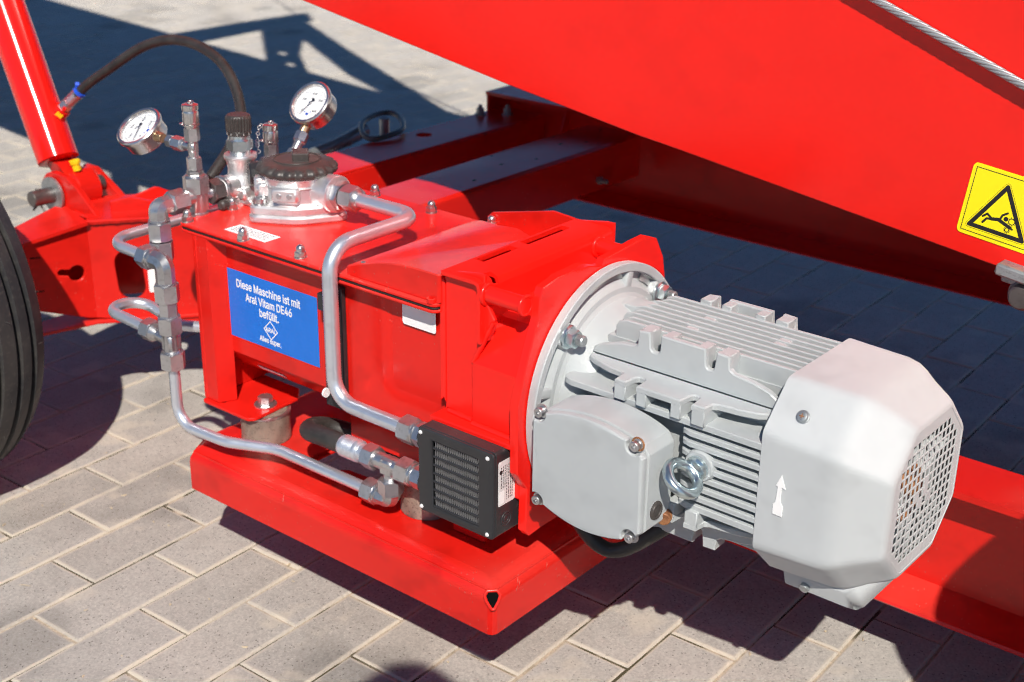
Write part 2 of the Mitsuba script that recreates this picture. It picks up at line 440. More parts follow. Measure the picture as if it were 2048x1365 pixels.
# ------------------------------------------------------------------ the setting: paved yard
def paving():
    rng = np.random.default_rng(4)
    c, s = math.cos(PAVE_ROT), math.sin(PAVE_ROT)
    R2 = np.array([[c, -s], [s, c]])
    x0, x1, y0, y1 = -56, 30, -14, 40          # rows and columns laid one by one
    cells = []
    for row in range(x0, x1):
        off = 0.5 if row % 2 else 0.0
        for col in range(y0, y1):
            a, b = (row + 0.5) * PAVE_DX, (col + 0.5 + off) * PAVE_DY
            xy = PAVE_O + R2 @ [a, b]
            cells.append((row, col, xy))
    def mesh(xy):
        g = 0.0009 + 0.0013 * rng.random(4)
        hx, hy = PAVE_DX / 2, PAVE_DY / 2
        ring = np.array([[-hx + g[0], -hy + g[1]], [hx - g[2], -hy + g[1]], [hx - g[2], hy - g[3]], [-hx + g[0], hy - g[3]]])
        ring += rng.normal(0, 0.0005, (4, 2))
        k = 0.0042
        zt = rng.normal(0, 0.0006)
        tilt = rng.normal(0, 0.0032, 2)
        out = []
        for d, z in ((0, -0.012), (0, -0.0034), (0.0014, -0.0012), (k, 0.0)):
            q = inset(ring, d)
            zz = z + (zt + q @ tilt * 1.0 if z > -0.01 else 0)
            out.append(np.column_stack([q @ R2.T + xy, np.broadcast_to(zz, 4) - H]))
        m = rings_mesh(out, caps=False)
        v = np.asarray(m.vertices)
        return trimesh.Trimesh(v, np.vstack([m.faces, [[12, 13, 14], [12, 14, 15]]]), process=False)
    rank = []
    for i, (row, col, xy) in enumerate(cells):
        d = V(xy[0], xy[1], -H) - CAM
        f = d @ fwd
        u, w = d @ rgt / f, d @ upv / f
        seen = f > 0.3 and abs(u) < 0.40 and abs(w) < 0.275
        rank.append(f if seen else 1e9)
    order = np.argsort(rank)
    near = set(order[:300].tolist())
    part_meshes = []
    rest = []
    for i, cell in enumerate(cells):
        m = mesh(cell[2])
        if i in near:
            put(numbered("paved_yard__paver"), m, "paver_concrete", smooth=20)
        else:
            rest.append(m)
    k = put("paved_yard__paver_field", rest, "paver_concrete", smooth=20)
    labels[k] = {"kind": "stuff", "label": "further concrete pavers of the yard beyond the near ones"}
    # sand between the pavers, and the yard beyond the pavers that are laid one by one
    corner = [PAVE_O + R2 @ [a * PAVE_DX, b * PAVE_DY] for a, b in ((x0, y0 + 0.5), (x1, y0 + 0.5), (x1, y1), (x0, y1))]
    q = np.column_stack([np.array(corner), np.full(4, -H - 0.0030)])
    part("paved_yard", "joint_sand", (q, [[0, 1, 2], [0, 2, 3]]), "joint_sand", smooth=False)
    big = sg.box(-90, -90, 90, 90).difference(sg.Polygon(corner).buffer(-0.02))
    tv, tf = trimesh.creation.triangulate_polygon(big, engine="earcut")
    m = trimesh.Trimesh(np.column_stack([tv, np.full(len(tv), -H - 0.001)]), tf, process=False)
    if m.face_normals[0][2] < 0:
        m.invert()
    put("paved_yard", m, "far_paving", smooth=False)
    labels["paved_yard"] = {"label": "yard paved with grey rectangular concrete blocks in running bond", "kind": "structure"}

paving()

# ------------------------------------------------------------------ electric motor
def motor():
    t = thing("electric_motor", "grey finned electric motor bolted to the red carrier, with terminal box and pale fan cover", "motor")
    # mounting flange: outer lip, ring groove, inner cone
    part(t, "flange", lathe([(0.0, 0.02), (0.0, 0.1735), (0.0015, 0.175), (0.0125, 0.175), (0.014, 0.1738), (0.014, 0.1635), (0.0125, 0.1622),
                             (0.002, 0.1615), (0.002, 0.151), (0.0105, 0.1425), (0.012, 0.1405), (0.0125, 0.133), (0.016, 0.128), (0.040, 0.121), (0.052, 0.112), (0.055, 0.10), (0.055, 0.02)],
                            V(0, 0, 0), EX, 96), "motor_paint", 25)
    # machined faces seen in the groove, between the webs
    for k in range(8):
        a0 = math.radians(k * 45 + 22.5 + 5 if k % 2 else k * 45 + 22.5 + 5)
        n = 14
        ang = np.linspace(a0, a0 + math.radians(35), n)
        rings = []
        for r, x in ((0.1512, 0.0045), (0.1612, 0.0045), (0.1616, 0.0115), (0.1612, 0.0118)):
            rings.append(np.column_stack([np.full(n, x), r * np.cos(ang), r * np.sin(ang)]))
        m = rings_mesh(rings, closed=False, caps=False)
        part(t, "groove_face", m, "machined", smooth=30)
    for k in range(4):                                           # webs over the groove
        a = math.radians(k * 90 + 76)
        d = V(0, math.cos(a), math.sin(a)); e = V(0, -math.sin(a), math.cos(a))
        part(t, "web", obox(d * 0.1515 + EX * 0.0060, EX, e, d, (0.0130, 0.016, 0.026), 0.003), "motor_paint", 50)
    for k in range(4):                                           # flange bolts on the diagonals
        a = math.radians(45 + 90 * k)
        d = V(0, math.cos(a), math.sin(a)) * 0.152
        e = V(0, -math.sin(a), math.cos(a))
        part(t, "web", obox(d + EX * 0.008, EX, e, unit(d), (0.0145, 0.034, 0.022), 0.003), "motor_paint", 50)
        nut = part(t, "nut", lathe([(0.0155, 0.012), (0.0155, 0.0165), (0.018, 0.0165), (0.0195, 0.0145), (0.0195, 0.005)], d, EX, 28), "blue_zinc", 30)
        part(nut, "hexagon", hexnut(d + EX * 0.0193, EX, 0.0225, 0.0115, rot=0.3), "blue_zinc", 30)
        prof = [(0.03, 0.0078)]
        for j in range(5):
            z = 0.031 + j * 0.0021
            prof += [(z, 0.0062), (z + 0.0009, 0.0078), (z + 0.0013, 0.0078)]
        prof += [(0.0425, 0.0064), (0.0425, 0.001)]
        part(nut, "thread", lathe(prof, d, EX, 24), "galvanised", 40)
    # body core with stepped corners
    core = sg.box(-0.106, -0.062, 0.106, 0.062).union(sg.box(-0.062, -0.106, 0.062, 0.106)).union(sg.box(-0.0845, -0.0845, 0.0845, 0.0845))
    part(t, "body", [xsec(core, 0.046, 0.336, 0.002), lathe([(0.318, 0.08), (0.318, 0.112), (0.345, 0.110), (0.345, 0.03)], V(0, 0, 0), EX, 48)], "motor_paint", 40)
    # cooling fins: blades along x, on four sides
    def fin(side, k):
        c = k * 0.0143
        x0 = 0.046 + 0.012 * (abs(k) / 4.0) ** 2 + (0.006 if k % 2 else 0)
        if side == 3:
            x0 = 0.205 + 0.003 if k < 4 else 0.024
        pts = [(x0, 0.098), (x0, 0.121), (x0 + 0.004, 0.1275), (x0 + 0.016, 0.1315), (0.334, 0.1315), (0.334, 0.098)]
        w = 0.0037 if side in (0, 2) else 0.0078
        if abs(k) == 4:
            w += 0.0016
        m = plate(pts, w, V(0, 0, 0), EX, EZ, 0.0011)            # thickness along -y
        m.apply_translation([0, c + w / 2, 0])
        R = trimesh.transformations.rotation_matrix({0: 0, 1: -math.pi / 2, 2: math.pi, 3: math.pi / 2}[side], [1, 0, 0])
        m.apply_transform(R)
        return m
    for side in (0, 1, 2, 3):
        for k in range(-4, 5):
            part(t, "fin", fin(side, k), "motor_paint", 40)
    # foot lands on the four corners: two plates each, with bolt notches and blocks behind them
    prof = [(0.040, 0.0), (0.043, 0.009), (0.053, 0.0145), (0.085, 0.0245), (0.105, 0.0265), (0.1105, 0.030), (0.1115, 0.049), (0.1285, 0.051), (0.1305, 0.030), (0.134, 0.0255), (0.141, 0.0255), (0.1445, 0.030),
            (0.1455, 0.051), (0.2105, 0.051), (0.2125, 0.030), (0.2155, 0.0255), (0.2215, 0.0255), (0.2245, 0.030), (0.2265, 0.051), (0.2445, 0.050), (0.2465, 0.034), (0.2525, 0.0295), (0.280, 0.026), (0.302, 0.0205), (0.314, 0.013), (0.3205, 0.0)]
    for q in range(4):
        ang = q * math.pi / 2
        for flip in (False, True):
            ms = [plate(prof, 0.0095, V(0, -0.0865, 0.0865), EX, EZ, 0.0018)]
            ms[0].apply_translation([0, 0.0095, 0])
            for a, b, dep in ((0.1115, 0.1290, 0.026), (0.1450, 0.1600, 0.026), (0.1960, 0.2110, 0.026), (0.2262, 0.2450, 0.026)):
                ms.append(box(V(a, -0.0815, 0.080), V(b, -0.0590, 0.1368), 0.0014))
            m = trimesh.util.concatenate(ms)
            if flip:                                             # mirror in the plane y = -z
                M = np.eye(4); M[1:3, 1:3] = [[0, -1], [-1, 0]]
                m.apply_transform(M); m.invert()
            m.apply_transform(trimesh.transformations.rotation_matrix(ang, [1, 0, 0]))
            part(t, "foot_land", m, "motor_paint", 42)
    # pads cast between the top fins, and the drain block by the flange
    for x, y in ((0.150, 0.0215), (0.262, 0.0070), (0.150, -0.0215), (0.262, 0.0215)):
        part(t, "fin_pad", box(V(x - 0.009, y - 0.007, 0.110), V(x + 0.009, y + 0.007, 0.1295), 0.002), "motor_paint", 40)
    part(t, "fin_pad", [box(V(0.030, -0.003, 0.09), V(0.0675, 0.030, 0.1275), 0.003), box(V(0.015, -0.003, 0.09), V(0.0315, 0.030, 0.126), 0.003)], "motor_paint", 45)
    # fan cover: squarish octagon that tapers to a smaller octagon with a grille
    def octo(half, c, x, cz=0.0):
        pts = [(-half, -c), (-c, -half), (c, -half), (half, -c), (half, c), (c, half), (-c, half), (-half, c)]
        poly = sg.Polygon(pts).buffer(-0.013, quad_segs=6).buffer(0.013, quad_segs=6)
        ring = np.array(sg.polygon.orient(poly, 1.0).exterior.coords)[:-1]
        # resample by angle so that all rings match
        ang = np.linspace(-math.pi, math.pi, 160, endpoint=False)
        line = sg.LinearRing(ring)
        out = []
        for a in ang:
            hit = sg.LineString([(0, 0), (0.5 * math.cos(a), 0.5 * math.sin(a))]).intersection(line)
            p = np.array(hit.coords[0]) if hit.geom_type == "Point" else np.array(hit.geoms[0].coords[0])
            out.append([x, p[0], p[1]])
        return np.array(out)
    outer = [octo(0.1315, 0.079, 0.322), octo(0.1325, 0.079, 0.3235), octo(0.1325, 0.077, 0.345), octo(0.1315, 0.073, 0.405), octo(0.1290, 0.070, 0.421), octo(0.1245, 0.066, 0.432), octo(0.1165, 0.060, 0.446),
             octo(0.1055, 0.052, 0.469), octo(0.1020, 0.050, 0.474), octo(0.0985, 0.048, 0.4765), octo(0.0945, 0.0465, 0.477)]
    inner = [octo(0.0925, 0.0455, 0.4745), octo(0.1030, 0.050, 0.468), octo(0.1225, 0.064, 0.430), octo(0.1290, 0.070, 0.405), octo(0.1295, 0.0765, 0.322)]
    ringlist = outer + inner + [outer[0]]
    cover = part(t, "fan_cover", rings_mesh(ringlist, caps=False), "cover_paint", 48, label="pale grey octagonal fan cover")
    # its lower rim stands off below, where the drip lip is
    lip = sg.Polygon([(-0.072, -0.128), (0.072, -0.128), (0.060, -0.160), (0.050, -0.166), (-0.050, -0.166), (-0.060, -0.160)]).buffer(-0.006).buffer(0.006)
    hullp = []
    for y, z in np.array(lip.exterior.coords):
        hullp += [[0.336, y, z], [0.420, y, z]]
    for y in (-0.066, 0.066):
        hullp += [[0.434, y, -0.122], [0.431, y * 0.80, -0.163], [0.440, y * 0.76, -0.156], [0.4735, y * 0.70, -0.098], [0.470, y * 0.72, -0.106]]
    part(cover, "drip_lip", hull(hullp), "cover_paint", 30)
    pitch, hole = 0.0122, 0.0099
    gout = sg.Polygon(octo(0.0950, 0.0467, 0)[:, 1:])
    region = sg.Polygon(octo(0.0870, 0.044, 0)[:, 1:])
    holes = []
    for i in range(-8, 9):
        for j in range(-8, 9):
            sq = sg.box(i * pitch - hole / 2, j * pitch - hole / 2, i * pitch + hole / 2, j * pitch + hole / 2)
            if region.buffer(0.002).contains(sq) and not ((i, j) in ((0, 0), (0, 1), (-1, -1), (1, -1), (-2, 0))):
                holes.append(sq)
    gout = gout.difference(sg.MultiPolygon(holes))
    part(cover, "grille", xsec(gout, 0.4745, 0.4762, 0.0003), "cover_paint", 30)
    # fan behind the grille
    fan = [lathe([(0.43, 0.0), (0.43, 0.03), (0.452, 0.028), (0.452, 0.0)], V(0, 0, 0), EX, 28)]
    for k in range(7):
        a = 2 * math.pi * k / 7 + 0.3
        d, e = V(0, math.cos(a), math.sin(a)), V(0, -math.sin(a), math.cos(a))
        fan.append(obox(d * 0.062 + EX * 0.441, d, e, EX, (0.072, 0.004, 0.04), 0.0012))
    part(t, "fan", fan, "cover_paint", 35)
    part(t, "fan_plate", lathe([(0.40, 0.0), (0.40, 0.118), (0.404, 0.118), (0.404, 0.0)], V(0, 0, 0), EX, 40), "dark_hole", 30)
    part(t, "shaft_end", [cyl(V(0.43, 0, 0), V(0.468, 0, 0), 0.013), torus(V(0.458, -0.010, -0.006), EX, 0.034, 0.0035)], "rusty", 35)
    # screws of the cover
    for p, nrm in ((V(0.360, -0.1085, 0.1010), V(0, -0.78, 0.62)), (V(0.360, 0.1085, 0.1010), V(0, 0.78, 0.62))):
        s = part(cover, "screw", lathe([(-0.002, 0.0), (-0.002, 0.0085), (0.0006, 0.0085), (0.001, 0.0072), (0.0035, 0.0062), (0.0042, 0.004), (0.0042, 0.0)], p, nrm, 24), "galvanised", 30)
        u, v, w = basis(nrm)
        part(s, "cross_slot", [obox(p + unit(nrm) * 0.0042, u, v, w, (0.006, 0.0014, 0.0006), 0.0001), obox(p + unit(nrm) * 0.0042, v, u, w, (0.006, 0.0014, 0.0008), 0.0001)], "rusty", 20)
    part(cover, "screw", hexnut(V(0.366, -0.064, -0.150), V(0, -1, -0.35), 0.012, 0.006), "galvanised", 30)
    # white arrow on the side of the cover
    arrow = sg.Polygon([(-0.0065, -0.026), (0.0065, -0.0265), (0.0062, -0.012), (0.0028, -0.008), (0.0026, 0.012), (0.0078, 0.011), (0.0014, 0.028), (-0.0052, 0.012), (-0.0022, 0.012), (-0.0038, -0.010), (-0.0066, -0.0125)])
    part(cover, "arrow_mark", plate(arrow, 0.0012, V(0.352, -0.1330, 0.004), EX, EZ, 0.0002), "label_white", 20)
    # terminal box
    def tb(y, gx, gz):
        top, bot = 0.040 + gz, -0.086 - gz
        xs0, xs1 = 0.034 - gx * 0.2, 0.2035 + gx
        pts = []
        for i in range(13):
            s = i / 12; pts.append((xs0 + 0.010 + s * (xs1 - xs0 - 0.018), top + 0.016 * math.sin(math.pi * s) ** 0.8))
        pts += [(xs1, top - 0.012), (xs1, bot + 0.010)]
        for i in range(13):
            s = 1 - i / 12; pts.append((xs0 + 0.012 + s * (xs1 - xs0 - 0.022), bot - 0.018 * math.sin(math.pi * s) ** 0.8))
        pts += [(xs0, bot + 0.010), (xs0, top - 0.012)]
        return pts
    body = sg.Polygon(tb(0, 0.0008, 0.0008)).buffer(-0.005).buffer(0.005)
    bx = part(t, "terminal_box", plate(body, 0.058, V(0, -0.1335, 0), EX, EZ, 0.0025), "motor_paint", 45)
    lidp = sg.Polygon(tb(0, 0.0, -0.0005))
    for cx, cz in ((0.042, 0.040), (0.189, 0.041), (0.041, -0.087), (0.188, -0.087)):
        lidp = lidp.difference(disc(cx, cz, 0.0115))
        lidp = lidp.difference(sg.box(cx - 0.0115, cz - 0.0115, cx + 0.0115, cz + 0.0115) if False else disc(cx + (-0.008 if cx < 0.1 else 0.008), cz + (0.008 if cz > 0 else -0.008), 0.011))
    lidp = max(getattr(lidp, "geoms", [lidp]), key=lambda g: g.area).buffer(-0.0015).buffer(0.0015)
    part(bx, "box_lid", plate(lidp, 0.0118, V(0, -0.1915, 0), EX, EZ, 0.0022), "motor_paint", 50)
    for cx, cz in ((0.042, 0.040), (0.189, 0.041), (0.041, -0.087), (0.188, -0.087)):
        part(bx, "screw", lathe([(0, 0.0095), (0.0015, 0.0095), (0.0018, 0.0065), (0.0095, 0.0065), (0.0102, 0.0058), (0.0102, 0.0032), (0.0065, 0.003), (0.0065, 0.0)], V(cx, -0.1930, cz), -EY, 24),
             "zinc", 30, label=None)
    part(bx, "screw_rust", torus(V(0.1905, -0.1946, 0.0425), EY, 0.0082, 0.0012), "rusty", 40)
    part(bx, "blind_plug", [cyl(V(0.2030, -0.169, -0.055), V(0.2065, -0.169, -0.055), 0.0125, 0.001), torus(V(0.2065, -0.169, -0.055), EX, 0.0095, 0.002)], "black_plastic", 40)
    # lifting eye on the side
    o = V(0.240, -0.128, 0.004)
    part(t, "eye_boss", lathe([(-0.03, 0.023), (0.002, 0.0215), (0.006, 0.019), (0.006, 0.0)], o, -EY, 32), "motor_paint", 45)
    nrm = unit(V(0.62, 0.0, 0.78))
    ring_c = o + V(-0.004, -0.0335, -0.006)
    ev = [torus(ring_c, nrm, 0.0218, 0.0070, 44, 14)]
    ev.append(lathe([(0.004, 0.0), (0.004, 0.0155), (0.0085, 0.0155), (0.0105, 0.0130), (0.0125, 0.0095), (0.0135, 0.0)], o, ring_c - o, 28))
    part(t, "lifting_eye", ev, "blue_zinc", 50, label="bright zinc plated lifting eye")
    part(t, "earth_screw", [cyl(V(0.196, -0.133, -0.075), V(0.205, -0.150, -0.077), 0.009), torus(V(0.200, -0.143, -0.076), V(0.5, -0.85, 0), 0.0095, 0.0022)], "rusty", 40)
    return t

motor()
cable = thing("motor_cable", "black electric cable looping below the grey terminal box", "cable")
put(cable, sweep(spline([V(0.045, -0.150, -0.085), V(0.045, -0.125, -0.13), V(0.060, -0.110, -0.172), V(0.088, -0.100, -0.190), V(0.125, -0.090, -0.172), V(0.165, -0.075, -0.135), V(0.2, -0.03, -0.12)], 50), 0.0105, 16), "hose_rubber", 60)

# ------------------------------------------------------------------ oil tank
def capnut(parent, p, label=None):
    n = part(parent, "cap_nut", lathe([(0, 0.0098), (0.0018, 0.0098), (0.0022, 0.0075), (0.0024, 0.0)], p, EZ, 24), "stainless", 30, label)
    part(n, "hexagon", hexnut(p + EZ * 0.0022, EZ, 0.0155, 0.0078, rot=0.4 + 7 * p[0]), "stainless", 30)
    part(n, "dome", lathe([(0.009, 0.0066), (0.0135, 0.0066), (0.0165, 0.0060), (0.0190, 0.0042), (0.0203, 0.002), (0.0206, 0.0)], p, EZ, 24), "stainless", 70)
    return n

def tank():
    t = thing("oil_tank", "red sheet metal oil tank under the silver filter, with blue sticker on its front", "tank")
    # walls: front panel with a slanted lower fold, back and ends
    sec = sg.Polygon([(-0.143, 0.112), (-0.143, -0.082), (-0.138, -0.090), (-0.105, -0.122), (-0.098, -0.125), (0.075, -0.125), (0.12, -0.09), (0.12, 0.112)])
    part(t, "tank_body", xsec(sec, -0.655, -0.360, 0.002), "red_paint", 30)
    # the right part of the front wall goes lower, with a soft pressed field
    n = 40
    xs, zs = np.linspace(-0.3615, -0.166, n), np.linspace(-0.150, 0.112, n)
    g = np.array([[x, -0.1432 + 0.0045 * float(np.clip(((x + 0.292) / 0.03), 0, 1) ** 2 * (3 - 2 * np.clip((x + 0.292) / 0.03, 0, 1)) * np.clip((z + 0.062 + 0.0 * x) / 0.03 if True else 0, 0, 1)), z] for z in zs for x in xs])
    f = []
    for i in range(n - 1):
        for j in range(n - 1):
            a = i * n + j
            f += [[a, a + 1, a + n + 1], [a, a + n + 1, a + n]]
    part(t, "pressed_panel", (g, f), "red_paint", 60)
    part(t, "tank_body", [box(V(-0.3605, -0.140, -0.150), V(-0.166, 0.12, 0.112), 0.002)], "red_paint", 30)
    # folded end plate with its foot, left
    ep = sg.Polygon([(-0.676, -0.1700), (-0.642, -0.1700), (-0.628, -0.1425), (-0.632, -0.1395), (-0.6455, -0.1655), (-0.670, -0.1655), (-0.670, 0.12), (-0.676, 0.12)])
    part(t, "end_plate", place(prism(ep, 0.282, 0.001), V(0, 0, -0.1705), EX, EY, EZ), "red_paint", 25)
    ft = sg.Polygon([(-0.676, -0.1775), (-0.563, -0.1775), (-0.554, -0.168), (-0.560, -0.070), (-0.585, -0.045), (-0.676, -0.045)]).buffer(-0.008).buffer(0.008).difference(disc(-0.640, -0.160, 0.0035))
    foot = part(t, "foot_plate", place(prism(ft, 0.0055, 0.0012), V(0, 0, -0.1765), EX, EY, EZ), "red_paint", 25)
    b = V(-0.580, -0.124, -0.171)
    bolt = part(foot, "bolt", lathe([(0, 0.0185), (0.0028, 0.0185), (0.0032, 0.012), (0.0036, 0.011), (0.0036, 0.0)], b, EZ, 28), "zinc", 30)
    part(bolt, "hexagon_head", hexnut(b + EZ * 0.0034, EZ, 0.0215, 0.0125, rot=0.25), "zinc", 30)
    part(t, "gusset", plate([(-0.670, 0.11), (-0.670, -0.168), (-0.667, -0.168), (-0.667, 0.11)], 0.003, V(0, -0.168, 0), EX, EZ), "red_paint", 25)
    # top flange, seal, lid
    rim = rrect(-0.708, -0.172, -0.160, 0.148, 0.012)
    part(t, "top_flange", place(prism(rim.buffer(-0.001), 0.0045, 0.0012), V(0, 0, 0.1105), EX, EY, EZ), "red_paint", 30)
    part(t, "seal", [place(prism(rim.buffer(-0.0022), 0.0048, 0.0016), V(0, 0, 0.1149), EX, EY, EZ)], "gasket_rubber", 30)
    lid = part(t, "lid", place(prism(rim, 0.0058, 0.0016), V(0, 0, 0.1196), EX, EY, EZ), "red_paint", 30)
    for x, y in ((-0.696, -0.161), (-0.561, -0.163), (-0.437, -0.160), (-0.693, -0.072), (-0.572, 0.132), (-0.440, 0.127), (-0.317, 0.132), (-0.693, 0.13), (-0.30, -0.150)):
        if (x, y) != (-0.30, -0.150):
            capnut(t, V(x, y, 0.1253))
    # wedge shaped cover over the lid towards the carrier
    plan = [(-0.338, -0.1655), (-0.158, -0.1655), (-0.158, 0.040), (-0.205, 0.060), (-0.245, 0.061), (-0.284, 0.082), (-0.312, 0.100), (-0.330, 0.100), (-0.338, 0.09)]
    poly = sg.Polygon(plan).buffer(-0.006).buffer(0.006)
    ring = np.array(sg.polygon.orient(poly.segmentize(0.012), 1.0).exterior.coords)[:-1]
    def ztop(x):
        s = np.clip((x + 0.340) / 0.145, 0, 1)
        return 0.1365 + 0.0305 * np.sin(s * math.pi / 2) ** 0.9
    r0 = np.column_stack([ring, np.full(len(ring), 0.1258)])
    r1 = np.column_stack([ring, ztop(ring[:, 0]) - 0.0018])
    q = inset(ring, 0.0016)
    r2 = np.column_stack([q, ztop(q[:, 0])])
    m = rings_mesh([r0, r1, r2], caps=False)
    tv, tf = trimesh.creation.triangulate_polygon(sg.Polygon(q), engine="earcut")
    top = trimesh.Trimesh(np.column_stack([tv, ztop(tv[:, 0])]), tf, process=False)
    if top.face_normals[:, 2].sum() < 0:
        top.invert()
    part(lid, "wedge_cover", [m, top], "red_paint", 32)
    part(lid, "rivet", lathe([(0, 0.004), (0.001, 0.003), (0.0014, 0.0)], V(-0.312, -0.155, float(ztop(-0.312))), EZ, 14), "zinc", 40)
    part(lid, "corner_ear", [lathe([(0, 0.007), (0.006, 0.007), (0.006, 0.0042), (0.003, 0.004), (0.003, 0.0)], V(-0.1715, -0.1665, 0.1255), EZ, 20)], "red_paint", 30)
    part(lid, "rear_gusset", plate([(-0.330, 0.1262), (-0.330, 0.140), (-0.320, 0.149), (-0.200, 0.176), (-0.160, 0.173), (-0.160, 0.1262)], 0.0045, V(0, 0.141, 0), EX, EZ), "red_paint", 25)
    # stickers
    st = part(t, "blue_sticker", plate([(-0.650, -0.0545), (-0.4245, -0.0535), (-0.4245, 0.0605), (-0.650, 0.0605)], 0.0006, V(0, -0.1432, 0), EX, EZ, 0.0002), "label_blue", 20, label="blue sticker with white lettering")
    cx, sx = -0.5345, 0.79
    for s, hgt, z in (("Diese Maschine ist mit", 0.0128, 0.0335), ("Aral Vitam DE46", 0.0128, 0.0145), ("befüllt.", 0.0128, -0.0035), ("Alles super.", 0.0083, -0.0440)):
        part(st, "lettering", text(s, hgt, V(cx, -0.1441, z), EX, EZ, center=True, sx=sx), "label_white", False)
    dm = sg.Polygon([(0, 0.0165), (0.0165, 0), (0, -0.0165), (-0.0165, 0)])
    dm = dm.difference(affinity.scale(dm, 0.87, 0.87))
    part(st, "diamond_mark", [plate(dm, 0.0003, V(cx + 0.002, -0.1440, -0.0215), EX, EZ, 0.0001), text("ARAL", 0.0072, V(cx + 0.002, -0.1441, -0.0250), EX, EZ, center=True, sx=0.98)], "label_white", False)
    part(t, "white_sticker", plate(rrect(-0.2480, 0.0675, -0.1845, 0.1085, 0.004), 0.0006, V(0, -0.1440, 0), EX, EZ, 0.0002), "label_white", 20)
    part(t, "lower_sticker", place(plate([(-0.03, -0.006), (0.03, -0.006), (0.03, 0.006), (-0.03, 0.006)], 0.0005, V(0, 0, 0), EX, EY, 0.0001), V(-0.56, -0.1225, -0.1062), EX, unit(V(0, -0.717, 0.697)), unit(V(0, -0.697, -0.717))), "label_silver", 20)
    pl = part(lid, "type_plate", place(prism(sg.Polygon([(-0.047, -0.016), (0.047, -0.016), (0.047, 0.016), (-0.047, 0.016)]), 0.0005, 0.0001), V(-0.575, -0.133, 0.1255), EX, EY, EZ), "label_white", 20)
    rng = np.random.default_rng(5)
    lines = []
    for i in range(5):
        y = -0.133 + 0.0105 - i * 0.0048
        x = -0.575 - 0.040
        while x < -0.575 + 0.036:
            w = 0.003 + 0.008 * rng.random()
            lines.append(box(V(x, y - 0.0008, 0.1260), V(x + w, y + 0.0008, 0.12615), 0.00001)); x += w + 0.002
    part(pl, "fine_print", lines, "print_black", False)
    # dark clamp rail behind the big pipe
    part(t, "pipe_clamp_rail", [box(V(-0.404, -0.1530, -0.105), V(-0.3625, -0.1425, 0.094), 0.002), box(V(-0.394, -0.172, 0.058), V(-0.368, -0.150, 0.085), 0.002)], "cooler_black", 30)
    for z in (0.066, -0.078):
        part(t, "clamp_screw", lathe([(0, 0.0075), (0.003, 0.0075), (0.005, 0.0055), (0.005, 0.0)], V(-0.3905, -0.163, z), -EX, 18), "label_white", 40)
    return t

tank()

